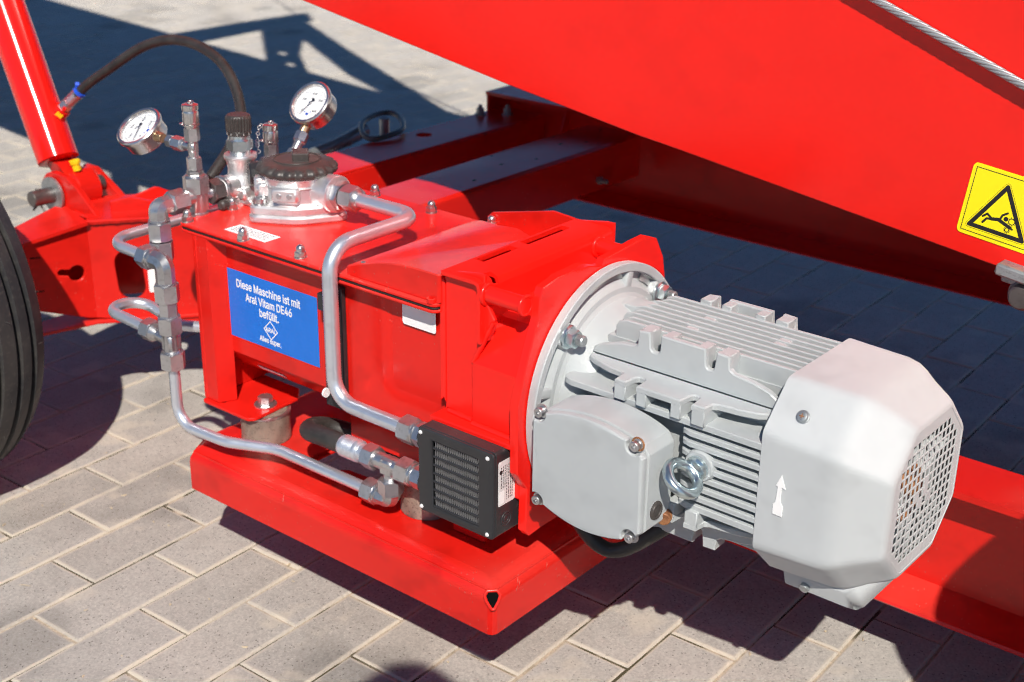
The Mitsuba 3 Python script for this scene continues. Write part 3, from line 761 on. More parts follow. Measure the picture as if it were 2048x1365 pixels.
# ------------------------------------------------------------------ pump carrier between tank and motor
def carrier():
    t = thing("pump_carrier", "red welded bracket holding the grey motor flange to the oil tank", "bracket")
    # upper channel: top with two slots, rounded front
    pr = sg.Polygon([(-0.149, 0.1715), (-0.149, 0.178), (-0.092, 0.178), (-0.084, 0.1745), (-0.081, 0.166), (-0.081, 0.090), (-0.0865, 0.090), (-0.0865, 0.1655), (-0.088, 0.1700), (-0.092, 0.1715)])
    ch = place(prism(pr, 0.300, 0.0012), V(0, 0.127, 0), EX, EZ, -EY)
    cut = m3.Manifold.cube([0.016, 0.075, 0.05]).translate([-0.1445, -0.109, 0.16]) + m3.Manifold.cube([0.016, 0.098, 0.05]).translate([-0.1445, -0.013, 0.16]) + m3.Manifold.cube([0.032, 0.012, 0.02]).translate([-0.098, -0.1455, 0.165])
    chm = m3.Manifold(m3.Mesh(np.asarray(trimesh.Trimesh(ch.vertices, ch.faces, process=True).vertices, np.float32), np.asarray(trimesh.Trimesh(ch.vertices, ch.faces, process=True).faces, np.uint32)))
    cut_ok = chm.status() == m3.Error.NoError and chm.num_tri() > 0
    part(t, "top_channel", (chm - cut) if cut_ok else ch, "red_paint_clean", 32)
    part(t, "back_plate", [box(V(-0.1555, -0.158, -0.185), V(-0.1490, 0.130, 0.1700), 0.0015)], "red_paint_clean", 25)
    # side plates
    side = [(-0.1495, -0.026), (-0.1495, 0.168), (-0.142, 0.176), (-0.095, 0.184), (-0.0815, 0.184), (-0.0815, 0.152), (-0.064, 0.126), (-0.097, 0.055), (-0.097, -0.028)]
    for y in (-0.1560, 0.1330):
        part(t, "side_plate", plate(side, 0.0065, V(0, y, 0), EX, EZ, 0.0014), "red_paint_clean", 25)
    part(t, "edge_strip", plate([(-0.1625, -0.020), (-0.1565, -0.014), (-0.1530, -0.020), (-0.1530, 0.158), (-0.158, 0.162), (-0.1625, 0.146)], 0.006, V(0, -0.1545, 0), EX, EZ, 0.001), "red_paint_clean", 25)
    # bell housing: octagonal tube from the back plate to the flange plate
    oc = [(-0.128, 0.118), (-0.168, 0.058), (-0.168, -0.12), (-0.12, -0.165), (0.12, -0.165), (0.16, -0.11), (0.16, 0.058), (0.12, 0.118), (0.055, 0.134), (-0.055, 0.134)]
    part(t, "bell_housing", [xsec(oc, -0.099, -0.0145, 0.002), xsec([(-0.10, 0.10), (-0.10, -0.15), (0.10, -0.15), (0.10, 0.10)], -0.148, -0.098, 0.002)], "red_paint_clean", 22)
    part(t, "pump_cover", [xsec(sg.Polygon([(-0.075, 0.10), (-0.060, 0.152), (-0.045, 0.158), (0.010, 0.160), (0.03, 0.155), (0.04, 0.10)]), -0.066, -0.015, 0.003)], "red_paint_clean", 30)
    part(t, "bottom_plate", [box(V(-0.160, -0.186, -0.0405), V(-0.014, 0.14, -0.0325), 0.0015)], "red_paint_clean", 25)
    for y in (-0.150, 0.080):
        part(t, "leg_plate", box(V(-0.150, y, -0.2275), V(-0.090, y + 0.008, -0.041), 0.001), "red_paint_clean", 25)
    # flange plate with its cut outline
    outline = [(-0.132, -0.174), (-0.160, -0.176), (-0.170, -0.165), (-0.168, -0.100), (-0.189, -0.070), (-0.191, 0.030), (-0.177, 0.072), (-0.167, 0.100), (-0.150, 0.141), (-0.148, 0.166), (-0.141, 0.181),
               (-0.110, 0.1865), (-0.073, 0.1865), (-0.070, 0.1830), (-0.044, 0.1845), (-0.020, 0.1780), (-0.012, 0.1770), (-0.006, 0.1845), (0.036, 0.1875), (0.066, 0.190), (0.095, 0.1910), (0.119, 0.182), (0.138, 0.150), (0.146, 0.114), (0.17, 0.07), (0.188, 0.0), (0.178, -0.08), (0.15, -0.16), (0.1, -0.175)]
    poly = sg.Polygon(outline).buffer(0)
    part(t, "flange_plate", xsec(poly, -0.0145, -0.0008, 0.0014), "red_paint_clean", 22)
    # spacer rods
    for y, z in ((-0.158, 0.158), (0.088, 0.160)):
        rod = part(t, "spacer_rod", cyl(V(-0.082, y, z), V(-0.0146, y, z), 0.0118), "red_paint_clean", 40)
        part(rod, "weld_bead", torus(V(-0.0795, y, z), EX, 0.0128, 0.0036), "red_paint_clean", 60)
        part(rod, "weld_bead", torus(V(-0.0162, y, z), EX, 0.0125, 0.0028), "red_paint_clean", 60)
    for bead in (weld([V(-0.067, -0.1605, 0.122), V(-0.098, -0.1650, 0.058)], 0.0034), weld([V(-0.0975, -0.1640, 0.050), V(-0.0975, -0.1640, -0.024)], 0.003),
                          weld([V(-0.146, -0.1615, -0.030), V(-0.100, -0.1640, -0.030)], 0.004), weld([V(-0.095, -0.170, -0.031), V(-0.018, -0.173, -0.031)], 0.004),
                          weld([V(-0.1495, -0.158, 0.170), V(-0.095, -0.158, 0.179)], 0.0022)):
        part(t, "weld_bead", bead, "red_paint_clean", 60)
    return t

carrier()

# ------------------------------------------------------------------ base frame and rubber mounts
def base_frame():
    t = thing("base_frame", "red folded sheet base under the oil tank, corner with a small drain hole", "frame")
    # plan outline of the folded tray: rings from the top plane down the flanges; the lower rim is wider on the left
    x0, x1, y0, y1 = -0.674, -0.004, -0.2335, 0.30
    def ring(off, z):
        cx = 0.05                        # chamfered left front corner
        p = [(x0 + off, y0 + cx + off * 0.5), (x0 + cx * 0.55 + off * 0.6, y0 + off), (x1 - 0.010 - off, y0 + off), (x1 - 0.003 - off * 0.9, y0 + 0.003 + off * 0.9), (x1 - off, y0 + 0.010 + off), (x1 - off, y1), (x0 + off, y1)]
        return np.array([[a, b, z] for a, b in p])
    def dense(r):
        out = []
        for a, b in zip(r, np.roll(r, -1, 0)):
            n = 10
            out += [a + (b - a) * k / n for k in range(n)]
        return np.array(out)
    zt, zb = -0.228, -0.3045
    prof = [(0.0045, zb - 0.0), (0.0, zb + 0.0012), (0.0, zt - 0.026), (0.0014, zt - 0.0185), (0.0052, zt - 0.0115), (0.0110, zt - 0.0060), (0.0180, zt - 0.0020), (0.026, zt)]
    rings = [dense(ring(o, z)) for o, z in prof]
    m = rings_mesh(rings, caps=False)
    # holes in the top plate: the hose opening
    inner = [(p[0], p[1]) for p in rings[-1]]
    top = sg.Polygon(inner)
    opening = sg.Polygon([(-0.470, -0.135), (-0.430, -0.150), (-0.395, -0.120), (-0.19, -0.105), (-0.19, 0.10), (-0.47, 0.10)]).buffer(-0.012).buffer(0.012)
    top = top.difference(opening)
    tv, tf = trimesh.creation.triangulate_polygon(top, engine="earcut")
    tt = trimesh.Trimesh(np.column_stack([tv, np.full(len(tv), zt)]), tf, process=False)
    if tt.face_normals[:, 2].sum() < 0:
        tt.invert()
    part(t, "top_sheet", [m, tt], "red_paint", 50)
    # the underside
    under = place(prism(sg.Polygon([(p[0], p[1]) for p in dense(ring(0.006, 0))]).difference(opening), 0.004, 0.0005), V(0, 0, zt - 0.012), EX, EY, EZ)
    part(t, "under_sheet", under, "red_paint", 20)
    # drain hole where the folds meet
    d = unit(V(1, -1, 0.55)); u = unit(V(1, 1, 0)); v = np.cross(d, u)
    o = V(x1 - 0.0072, y0 + 0.0072, zt - 0.0165)
    drop = sg.Polygon([(0, -0.0135), (0.0055, -0.004), (0.0072, 0.002), (0.005, 0.0055), (-0.005, 0.0055), (-0.0072, 0.002), (-0.0055, -0.004)]).buffer(0.0012)
    part(t, "drain_hole", plate(drop.buffer(-0.0001), 0.0056, o, u, v, 0.0003), "dark_hole", 30)
    part(t, "hole_rim", plate(drop.buffer(0.0042).difference(drop), 0.0068, o, u, v, 0.0013), "red_paint", 45)
    return t

base_frame()
for i, (x, y) in enumerate(((-0.581, -0.125), (-0.222, -0.125), (-0.581, 0.10), (-0.222, 0.10))):
    if i == 3:
        continue
    m = thing("rubber_mount", ("brown cylindrical rubber mount under the bolted tank foot", "brown rubber mount mostly hidden under the black oil cooler", "rubber mount at the rear under the oil tank")[i], "mount")
    top = -0.1768 if i != 1 else -0.1690
    part(m, "rubber", lathe([(0, 0.040), (0.002, 0.041), (0.010, 0.0405), (0.026, 0.0398), (top + 0.228 - 0.006, 0.0405), (top + 0.228 - 0.005, 0.040), (top + 0.228, 0.034)], V(x, y, -0.2278), EZ, 40), "mount_rubber", 45)
    part(m, "steel_washer", lathe([(0, 0.03), (0, 0.0418), (0.003, 0.0418), (0.003, 0.03)], V(x, y, top - 0.0045), EZ, 40), "zinc", 30)

# ------------------------------------------------------------------ return filter on the lid
def return_filter():
    t = thing("return_filter", "silver cast filter head with ribbed black screw cap on the red lid", "filter")
    c = V(-0.596, -0.016, 0.1255)
    fl = disc(0, 0, 0.066, 16)
    for a in (-105, 15, 135):
        a = math.radians(a)
        fl = fl.union(disc(0.069 * math.cos(a), 0.069 * math.sin(a), 0.017, 8))
    fl = fl.convex_hull
    part(t, "flange", [place(prism(fl, 0.013, 0.003), c, EX, EY, EZ), place(prism(fl.buffer(-0.002), 0.0145, 0.003), c + EZ * 0.0132, EX, EY, EZ)], "cast_aluminium", 40)
    for a in (-105, 15, 135):
        a = math.radians(a)
        p = c + V(0.068 * math.cos(a), 0.068 * math.sin(a), 0.0275)
        part(t, "flange_screw", lathe([(0, 0.0125), (0.001, 0.0135), (0.0015, 0.0098), (0.0095, 0.0098), (0.0105, 0.0088), (0.0105, 0.005), (0.006, 0.0045), (0.006, 0.0)], p, EZ, 24), "zinc", 30)
    part(t, "body", lathe([(0.027, 0.056), (0.0275, 0.0575), (0.031, 0.0545), (0.053, 0.0535), (0.055, 0.0565), (0.0560, 0.0565), (0.0572, 0.0540), (0.068, 0.0560), (0.069, 0.0575), (0.0715, 0.0575), (0.0735, 0.054), (0.0735, 0.0)], c, EZ, 64), "cast_aluminium", 35)
    for a in (-62, -128):
        a = math.radians(a)
        d = V(math.cos(a), math.sin(a), 0); e = V(-math.sin(a), math.cos(a), 0)
        lug = part(t, "port_lug", obox(c + d * 0.053 + EZ * 0.047, e, d, EZ, (0.044, 0.026, 0.024), 0.004), "cast_aluminium", 40)
        part(lug, "plug", [cyl(c + d * 0.0655 + e * s * 0.0085 + EZ * 0.047, c + d * 0.0675 + e * s * 0.0085 + EZ * 0.047, 0.0042) for s in (-1, 1)], "zinc", 40)
    # outlet neck towards the big pipe
    a = V(-0.545, -0.008, 0.172)
    part(t, "outlet_neck", lathe([(-0.03, 0.030), (0.008, 0.029), (0.020, 0.0275), (0.0215, 0.0295), (0.031, 0.0295), (0.033, 0.027), (0.033, 0.0)], a, EX, 44), "cast_aluminium", 40)
    # screw cap
    n, rings = 20, []
    ang = np.arange(n * 8) * 2 * math.pi / (n * 8)
    lobe = 0.5 + 0.5 * np.cos(ang * n)
    for z, r, k in ((0.0690, 0.056, 0.2), (0.0715, 0.0610, 0.7), (0.0760, 0.0632, 1.0), (0.0800, 0.0622, 1.0), (0.0838, 0.0590, 1.3), (0.0862, 0.0540, 1.0), (0.0872, 0.0500, 0.3), (0.0885, 0.0440, 0.05), (0.0890, 0.0405, 0), (0.0905, 0.0385, 0), (0.0915, 0.030, 0), (0.0920, 0.002, 0)):
        rr = r + 0.0040 * k * (lobe ** 0.7 - 0.5)
        rings.append(np.column_stack([c[0] + rr * np.cos(ang), c[1] + rr * np.sin(ang), np.full(len(ang), c[2] + z)]))
    cap = part(t, "screw_cap", rings_mesh(rings), "black_plastic", 45, label="ribbed black plastic screw cap")
    q = math.radians(-42)
    u, v = V(math.cos(q), math.sin(q), 0), V(-math.sin(q), math.cos(q), 0)
    part(cap, "wrench_block", [obox(c + EZ * 0.0965 + v * 0.006, u, v, EZ, (0.036, 0.026, 0.0125), 0.0016)], "black_plastic", 30)
    part(cap, "raised_ring", torus(c + EZ * 0.0912, EZ, 0.037, 0.0012, 48, 8), "black_plastic", 60)
    # black switch at the left of the head
    sd = unit(V(-0.55, -0.84, 0.0))
    part(t, "dirt_switch", lathe([(0, 0.016), (0.002, 0.0205), (0.017, 0.0205), (0.020, 0.018), (0.020, 0.0)], c + V(-0.074, -0.012, 0.055), sd, 10), "cooler_black", 30)
    part(t, "mounting_lug", [obox(c + V(-0.034, -0.048, 0.050), unit(V(1, -0.8, 0)), unit(V(0.8, 1, 0)), EZ, (0.024, 0.020, 0.032), 0.003)], "cast_aluminium", 40)
    return t

return_filter()

# ------------------------------------------------------------------ pipes and fittings
def nut(parent, o, axis, af, h, name="union_nut", mat="zinc", rot=0.2):
    n = part(parent, name, hexnut(np.asarray(o, float), axis, af, h, rot=rot), mat, 30)
    return n

def big_pipe():
    t = thing("return_pipe", "thick zinc plated pipe curving from the silver filter down to the black oil cooler", "pipe")
    pts = [V(-0.480, -0.008, 0.172), V(-0.342, -0.008, 0.172), V(-0.342, -0.1925, 0.172), V(-0.342, -0.1925, -0.064), V(-0.188, -0.1925, -0.064)]
    part(t, "tube", sweep(fillet(pts, [0.036, 0.042, 0.040], 10), 0.0112, 28), "zinc_pipe", 60)
    n = part(t, "union_nut", hexnut(V(-0.512, -0.008, 0.172), EX, 0.040, 0.013, rot=0.1), "zinc", 30)
    n = part(t, "union_nut", hexnut(V(-0.497, -0.008, 0.172), EX, 0.036, 0.027, rot=0.35), "zinc", 30)
    part(n, "collar", lathe([(-0.002, 0.0165), (0.003, 0.0150), (0.006, 0.0122)], V(-0.470, -0.008, 0.172), EX, 28), "zinc", 40)
    n = part(t, "union_nut", hexnut(V(-0.203, -0.1925, -0.064), EX, 0.036, 0.024, rot=0.25), "zinc", 30)
    part(n, "collar", lathe([(0, 0.0175), (0.004, 0.0175), (0.0045, 0.0155), (0.0085, 0.0155), (0.0085, 0.0)], V(-0.179, -0.1925, -0.064), EX, 28), "zinc", 40)
    part(t, "screw_socket", hexnut(V(-0.174, -0.1925, -0.064), EX, 0.032, 0.014, rot=0.0), "zinc", 30)
    return t

big_pipe()

def elbow(parent, o, d1, d2, r, l1, l2, mat="zinc"):
    """Forged elbow: square-ish block with two round arms."""
    o = np.asarray(o, float)
    d1, d2 = unit(d1), unit(d2)
    path = fillet([o + d1 * l1, o, o + d2 * l2], r * 0.9, 8)
    return part(parent, "elbow_body", [sweep(path, r, 20)], mat, 50)

def columns():
    # front column; heights from the pipe axis positions
    x, y = -0.664, -0.235
    t = thing("pipe_fitting_column", "front upright stack of steel pipe unions with an elbow to the left and a tee below", "pipe fitting")
    z = lambda q: V(x, y, q)
    part(t, "elbow_body", sweep(fillet([V(x - 0.036, y, 0.084), V(x, y, 0.084), V(x, y, 0.046)], 0.011, 5), 0.0150, 8), "zinc", 24)
    nut(t, V(x - 0.052, y, 0.084), EX, 0.0335, 0.021, rot=0.1)
    part(t, "collar", lathe([(0, 0.0158), (0.006, 0.0158), (0.007, 0.0135)], V(x - 0.031, y, 0.084), EX, 24), "zinc", 40)
    nut(t, z(0.050), -EZ, 0.0345, 0.029, rot=0.35)
    part(t, "collar", lathe([(0, 0.0125), (0.004, 0.0160), (0.006, 0.0165)], z(0.046), EZ, 24), "zinc", 40)
    part(t, "check_valve_body", hexnut(z(0.022), -EZ, 0.0265, 0.050, rot=0.2), "zinc", 30)
    nut(t, z(-0.004), -EZ, 0.0345, 0.028, rot=0.05)
    part(t, "collar", lathe([(0, 0.0125), (0.003, 0.0160), (0.005, 0.0165)], z(-0.0075), EZ, 24), "zinc", 40)
    part(t, "tee_body", [cyl(z(-0.031), z(-0.072), 0.0128, 0.002), obox(z(-0.047), EX, EY, EZ, (0.0245, 0.0245, 0.030), 0.004), cyl(V(x - 0.034, y, -0.044), V(x, y, -0.047), 0.0095)], "zinc", 40)
    nut(t, V(x - 0.063, y, -0.041), EX, 0.032, 0.022, rot=0.2)
    part(t, "collar", lathe([(0, 0.0150), (0.005, 0.0125), (0.010, 0.0095)], V(x - 0.041, y, -0.0425), EX, 24), "zinc", 40)
    nut(t, z(-0.064), -EZ, 0.035, 0.028, rot=0.3)
    part(t, "collar", lathe([(0, 0.0125), (0.003, 0.0160), (0.0048, 0.0165)], z(-0.0675), EZ, 24), "zinc", 40)
    # rear column, fed from the gauge tower
    x2, y2 = -0.716, -0.200
    t2 = thing("pipe_fitting_column", "rear upright stack of steel pipe unions topped by an elbow beside the left gauge tower", "pipe fitting")
    w = lambda q: V(x2, y2, q)
    part(t2, "elbow_body", sweep(fillet([V(x2, y2 + 0.030, 0.1545), V(x2, y2, 0.1545), V(x2, y2, 0.112)], 0.010, 5), 0.0152, 8), "zinc", 24)
    nut(t2, V(x2, y2 + 0.022, 0.1545), EY, 0.034, 0.030, rot=0.25)
    part(t2, "spigot", cyl(V(x2, y2 + 0.05, 0.1545), V(x2, y2 + 0.072, 0.1545), 0.0118), "zinc", 40)
    part(t2, "collar", lathe([(0, 0.0128), (0.004, 0.0162), (0.006, 0.0168)], w(0.128), EZ, 24), "zinc", 40)
    nut(t2, w(0.130), -EZ, 0.0345, 0.029, rot=0.1)
    nut(t2, w(0.099), -EZ, 0.0345, 0.030, rot=0.3)
    part(t2, "collar", lathe([(0, 0.0115), (0.004, 0.0160), (0.006, 0.0160)], w(0.062), EZ, 24), "zinc", 40)
    part(t2, "valve_body", [hexnut(w(0.062), -EZ, 0.026, 0.07, rot=0.2), cyl(w(-0.008), w(-0.05), 0.0115)], "steel_dark", 30)
    return t

columns()

def pipes():
    t = thing("loop_pipe", "upper zinc plated pipe loop left of the tank, bending into the front elbow", "pipe")
    pts = [V(-0.690, 0.03, 0.086), V(-0.812, 0.03, 0.086), V(-0.812, -0.235, 0.086), V(-0.705, -0.235, 0.084)]
    part(t, "tube", sweep(fillet(pts, [0.03, 0.046], 12), 0.0088, 24), "zinc_pipe", 60)
    t = thing("loop_pipe", "lower zinc plated pipe loop left of the tank, bending into the tee nut", "pipe")
    pts = [V(-0.668, -0.128, -0.060), V(-0.735, -0.165, -0.060), V(-0.835, -0.165, -0.040), V(-0.835, -0.235, -0.036), V(-0.722, -0.235, -0.041)]
    part(t, "tube", sweep(fillet(pts, [0.03, 0.0345, 0.0345], 10), 0.0092, 24), "zinc_pipe", 60)
    t = thing("pressure_pipe", "thin zinc plated pipe running down from the fittings and along the base to an elbow", "pipe")
    pts = [V(-0.664, -0.235, -0.085), V(-0.664, -0.235, -0.1905), V(-0.590, -0.232, -0.1905), V(-0.545, -0.216, -0.191), V(-0.480, -0.1935, -0.191), V(-0.268, -0.1905, -0.1915)]
    pts = [pts[0], pts[1], V(-0.555, -0.228, -0.1905), V(-0.478, -0.1925, -0.191), pts[5]]
    part(t, "tube", sweep(fillet(pts, [0.036, 0.08, 0.08], 10), 0.0090, 24), "zinc_pipe", 60)
    nut(t, V(-0.284, -0.1905, -0.1915), EX, 0.0335, 0.022, rot=0.2)
    part(t, "collar", lathe([(0, 0.0155), (0.005, 0.0155), (0.006, 0.012)], V(-0.262, -0.1905, -0.1915), EX, 24), "zinc", 40)
    part(t, "elbow_body", sweep(fillet([V(-0.262, -0.1905, -0.1915), V(-0.2335, -0.1905, -0.1915), V(-0.2335, -0.1905, -0.158)], 0.009, 5), 0.0140, 8), "zinc", 24)
    nut(t, V(-0.2335, -0.1905, -0.180), EZ, 0.033, 0.023, rot=0.3)
    # tee at the cooler's lower port
    t = thing("tee_fitting", "forged steel tee between hose end and lower port of the black oil cooler", "pipe fitting")
    part(t, "tee_body", [cyl(V(-0.262, -0.1905, -0.134), V(-0.208, -0.1905, -0.134), 0.0125, 0.002), obox(V(-0.2335, -0.1905, -0.137), EX, EY, EZ, (0.028, 0.024, 0.026), 0.004), cyl(V(-0.2335, -0.1905, -0.158), V(-0.2335, -0.1905, -0.134), 0.0105)], "zinc", 40)
    nut(t, V(-0.281, -0.1905, -0.134), EX, 0.0335, 0.021, rot=0.15)
    nut(t, V(-0.212, -0.1905, -0.134), EX, 0.036, 0.024, rot=0.3)
    part(t, "collar", lathe([(0, 0.0175), (0.004, 0.0175), (0.0045, 0.0155), (0.0085, 0.0155), (0.0085, 0.0)], V(-0.188, -0.1905, -0.134), EX, 28), "zinc", 40)
    part(t, "screw_socket", hexnut(V(-0.182, -0.1905, -0.134), EX, 0.031, 0.022, rot=0.0), "zinc", 30)
    h = thing("cooler_hose", "short black rubber hose with crimped steel end left of the oil cooler", "hose")
    part(h, "rubber", sweep(spline([V(-0.315, -0.1905, -0.134), V(-0.345, -0.1905, -0.134), V(-0.385, -0.186, -0.1385), V(-0.432, -0.165, -0.152), V(-0.447, -0.125, -0.166), V(-0.415, -0.090, -0.182), V(-0.35, -0.06, -0.21), V(-0.30, -0.03, -0.26)], 60), 0.0150, 24), "hose_rubber", 60)
    prof = [(0, 0.012), (0.0, 0.0158), (0.004, 0.0172), (0.006, 0.0172)]
    for k in range(8):
        prof += [(0.008 + k * 0.003, 0.0166), (0.0095 + k * 0.003, 0.0172)]
    prof += [(0.034, 0.0172), (0.037, 0.0158), (0.0375, 0.0135), (0.045, 0.0135), (0.0465, 0.0155), (0.049, 0.0155), (0.0495, 0.01)]
    part(h, "crimp_ferrule", lathe(prof, V(-0.330, -0.1905, -0.134), EX, 32), "zinc_pipe", 35)

pipes()

# ------------------------------------------------------------------ oil cooler
def cooler():
    t = thing("oil_cooler", "small black oil cooler box with slotted front and white data label", "oil cooler")
    x0, x1, y0, y1, z0, z1 = -0.158, -0.0220, -0.2130, -0.1530, -0.1690, -0.0385
    # shell: frame around the slotted field
    wx0, wx1, wz0, wz1 = x0 + 0.026, x1 - 0.027, z0 + 0.012, z1 - 0.0155
    front = rrect(x0, z0, x1, z1, 0.006).difference(sg.box(wx0, wz0, wx1, wz1))
    part(t, "front_frame", plate(front, 0.006, V(0, y0 + 0.006, 0), EX, EZ, 0.0020), "cooler_black", 45)
    part(t, "shell", [plate(rrect(x0, z0, x1, z1, 0.006).difference(rrect(x0 + 0.006, z0 + 0.006, x1 - 0.006, z1 - 0.006, 0.003)), y1 - y0 - 0.0058, V(0, y1, 0), EX, EZ, 0.001), box(V(x0 + 0.005, y1 - 0.006, z0 + 0.005), V(x1 - 0.005, y1 - 0.001, z1 - 0.005))], "cooler_black", 45)
    rows = 8
    ph = (wz1 - wz0) / rows
    for i in range(rows):
        zc = wz0 + (i + 0.5) * ph
        tb = part(t, "cooling_tube", box(V(wx0, y0 + 0.0015, zc - ph * 0.5), V(wx1, y0 + 0.010, zc - ph * 0.5 + 0.0036), 0.001), "cooler_black", 40)
        fins = []
        n = 24
        for k in range(n):
            xx = wx0 + 0.001 + (wx1 - wx0 - 0.002) * (k + 0.5) / n
            fins.append(obox(V(xx, y0 + 0.0065, zc + 0.0018), unit(V(1, 0.5, 0.12)), unit(V(-0.5, 1, 0)), V(-0.1, 0, 1), (0.0007, 0.0075, ph - 0.0030), 0.0001))
        part(tb, "fin_row", fins, "cooler_fin", 20)
    part(t, "core_back", box(V(wx0, y0 + 0.0102, wz0), V(wx1, y0 + 0.0115, wz1), 0.0001), "dark_hole", 20)
    for x, z in ((x0 + 0.006, z0 + 0.007), (x1 - 0.010, z0 + 0.007), (x0 + 0.006, z1 - 0.008), (x1 - 0.010, z1 - 0.008)):
        part(t, "rivet", lathe([(0, 0.0032), (0.0014, 0.0030), (0.0026, 0.0018), (0.0030, 0.0)], V(x, y0 + 0.0002, z), -EY, 14), "label_silver", 60)
    for z in (-0.064, -0.134):
        part(t, "port_boss", cyl(V(x0 - 0.006, -0.1915, z), V(x0 + 0.002, -0.1915, z), 0.0185), "cooler_black", 40)
    # label on the end
    yl0, yl1, zl0, zl1 = -0.203, -0.168, -0.121, -0.054
    lb = part(t, "data_label", plate(rrect(yl0, zl0, yl1, zl1, 0.003), 0.0005, V(x1 + 0.0001, 0, 0), EY, EZ, 0.0001), "label_silver", 20, label="white data label with fine print")
    part(lb, "light_field", plate(sg.box(yl0 + 0.002, zl0 + 0.003, yl0 + 0.012, zl0 + 0.022), 0.0002, V(x1 + 0.0006, 0, 0), EY, EZ, 0.00005), "label_white", 20)
    rng = np.random.default_rng(8)
    pr = []
    for i in range(7):
        y = yl0 + 0.0055 + i * 0.0038
        z = zl0 + (0.026 if i < 3 else 0.006)
        while z < zl1 - 0.008:
            w = 0.0012 + 0.004 * rng.random()
            pr.append(box(V(x1 + 0.0006, y, z), V(x1 + 0.0008, y + 0.0013, z + w), 0.00001)); z += w + 0.0012
    part(lb, "fine_print", pr, "print_black", False)
    part(lb, "round_mark", [lathe([(0, 0.0), (0.0002, 0.0032), (0.0003, 0.0)], V(x1 + 0.0006, yl0 + 0.0055, -0.070), EX, 18)], "print_black", False)
    part(t, "knock_out", [torus(V(x1 + 0.0001, -0.1855, -0.145), EX, 0.0098, 0.0011, 28, 8), torus(V(x1 + 0.0001, -0.1855, -0.145), EX, 0.005, 0.0009, 24, 8)], "cooler_black", 60)
    return t

cooler()

# ------------------------------------------------------------------ gauges, test couplings, relief valve
def test_top(t, p, zs, chain=False):
    """Measuring coupling with its screw cap; zs = heights above p of: hexagon, neck ring, cap, cap top."""
    h0, h1, h2, h3 = zs
    part(t, "hexagon", hexnut(p + EZ * h0, EZ, 0.0215, h1 - h0, rot=0.5), "zinc", 30)
    part(t, "neck_ring", [lathe([(h1, 0.0105), (h1 + 0.003, 0.0105), (h1 + 0.0035, 0.0135), (h1 + 0.0055, 0.0135), (h1 + 0.006, 0.010), (h1 + 0.010, 0.010)], p, EZ, 28),
                          torus(p + EZ * (h1 + 0.0045) - EX * 0.014 - EY * 0.006, EZ, 0.004, 0.0012, 16, 8)], "stainless", 40)
    part(t, "cap", lathe([(h1 + 0.006, 0.0), (h1 + 0.006, 0.0122), (h1 + 0.008, 0.0129), (h2 - 0.004, 0.0126), (h2 - 0.002, 0.0112), (h2, 0.0112), (h2 + 0.0005, 0.0130), (h3 - 0.0015, 0.0130), (h3, 0.0112), (h3 + 0.0006, 0.005), (h3 + 0.0006, 0.0)], p, EZ, 32), "stainless", 35)
    part(t, "chain_ring", [torus(p + EZ * (h3 + 0.002) + EX * 0.002, unit(V(0.3, -0.4, 0.8)), 0.0042, 0.0011, 18, 8), lathe([(h3, 0.0026), (h3 + 0.0035, 0.0026), (h3 + 0.004, 0.0015), (h3 + 0.004, 0)], p, EZ, 14)], "stainless", 50)
    if chain:
        n = 13
        for k in range(n):
            s = k / (n - 1)
            q = p + V(-0.008 - 0.010 * math.sin(s * 2.6), -0.012 - 0.004 * s, h3 - 0.002 - s * (h3 - h1 + 0.012) + 0.004 * math.sin(s * 9))
            ax = unit(V(0.7, 0.7, 0.2)) if k % 2 else unit(V(0.7, -0.6, 0.3))
            part(t, "chain_link", torus(q, ax, 0.0028, 0.0008, 14, 6), "stainless", 60)

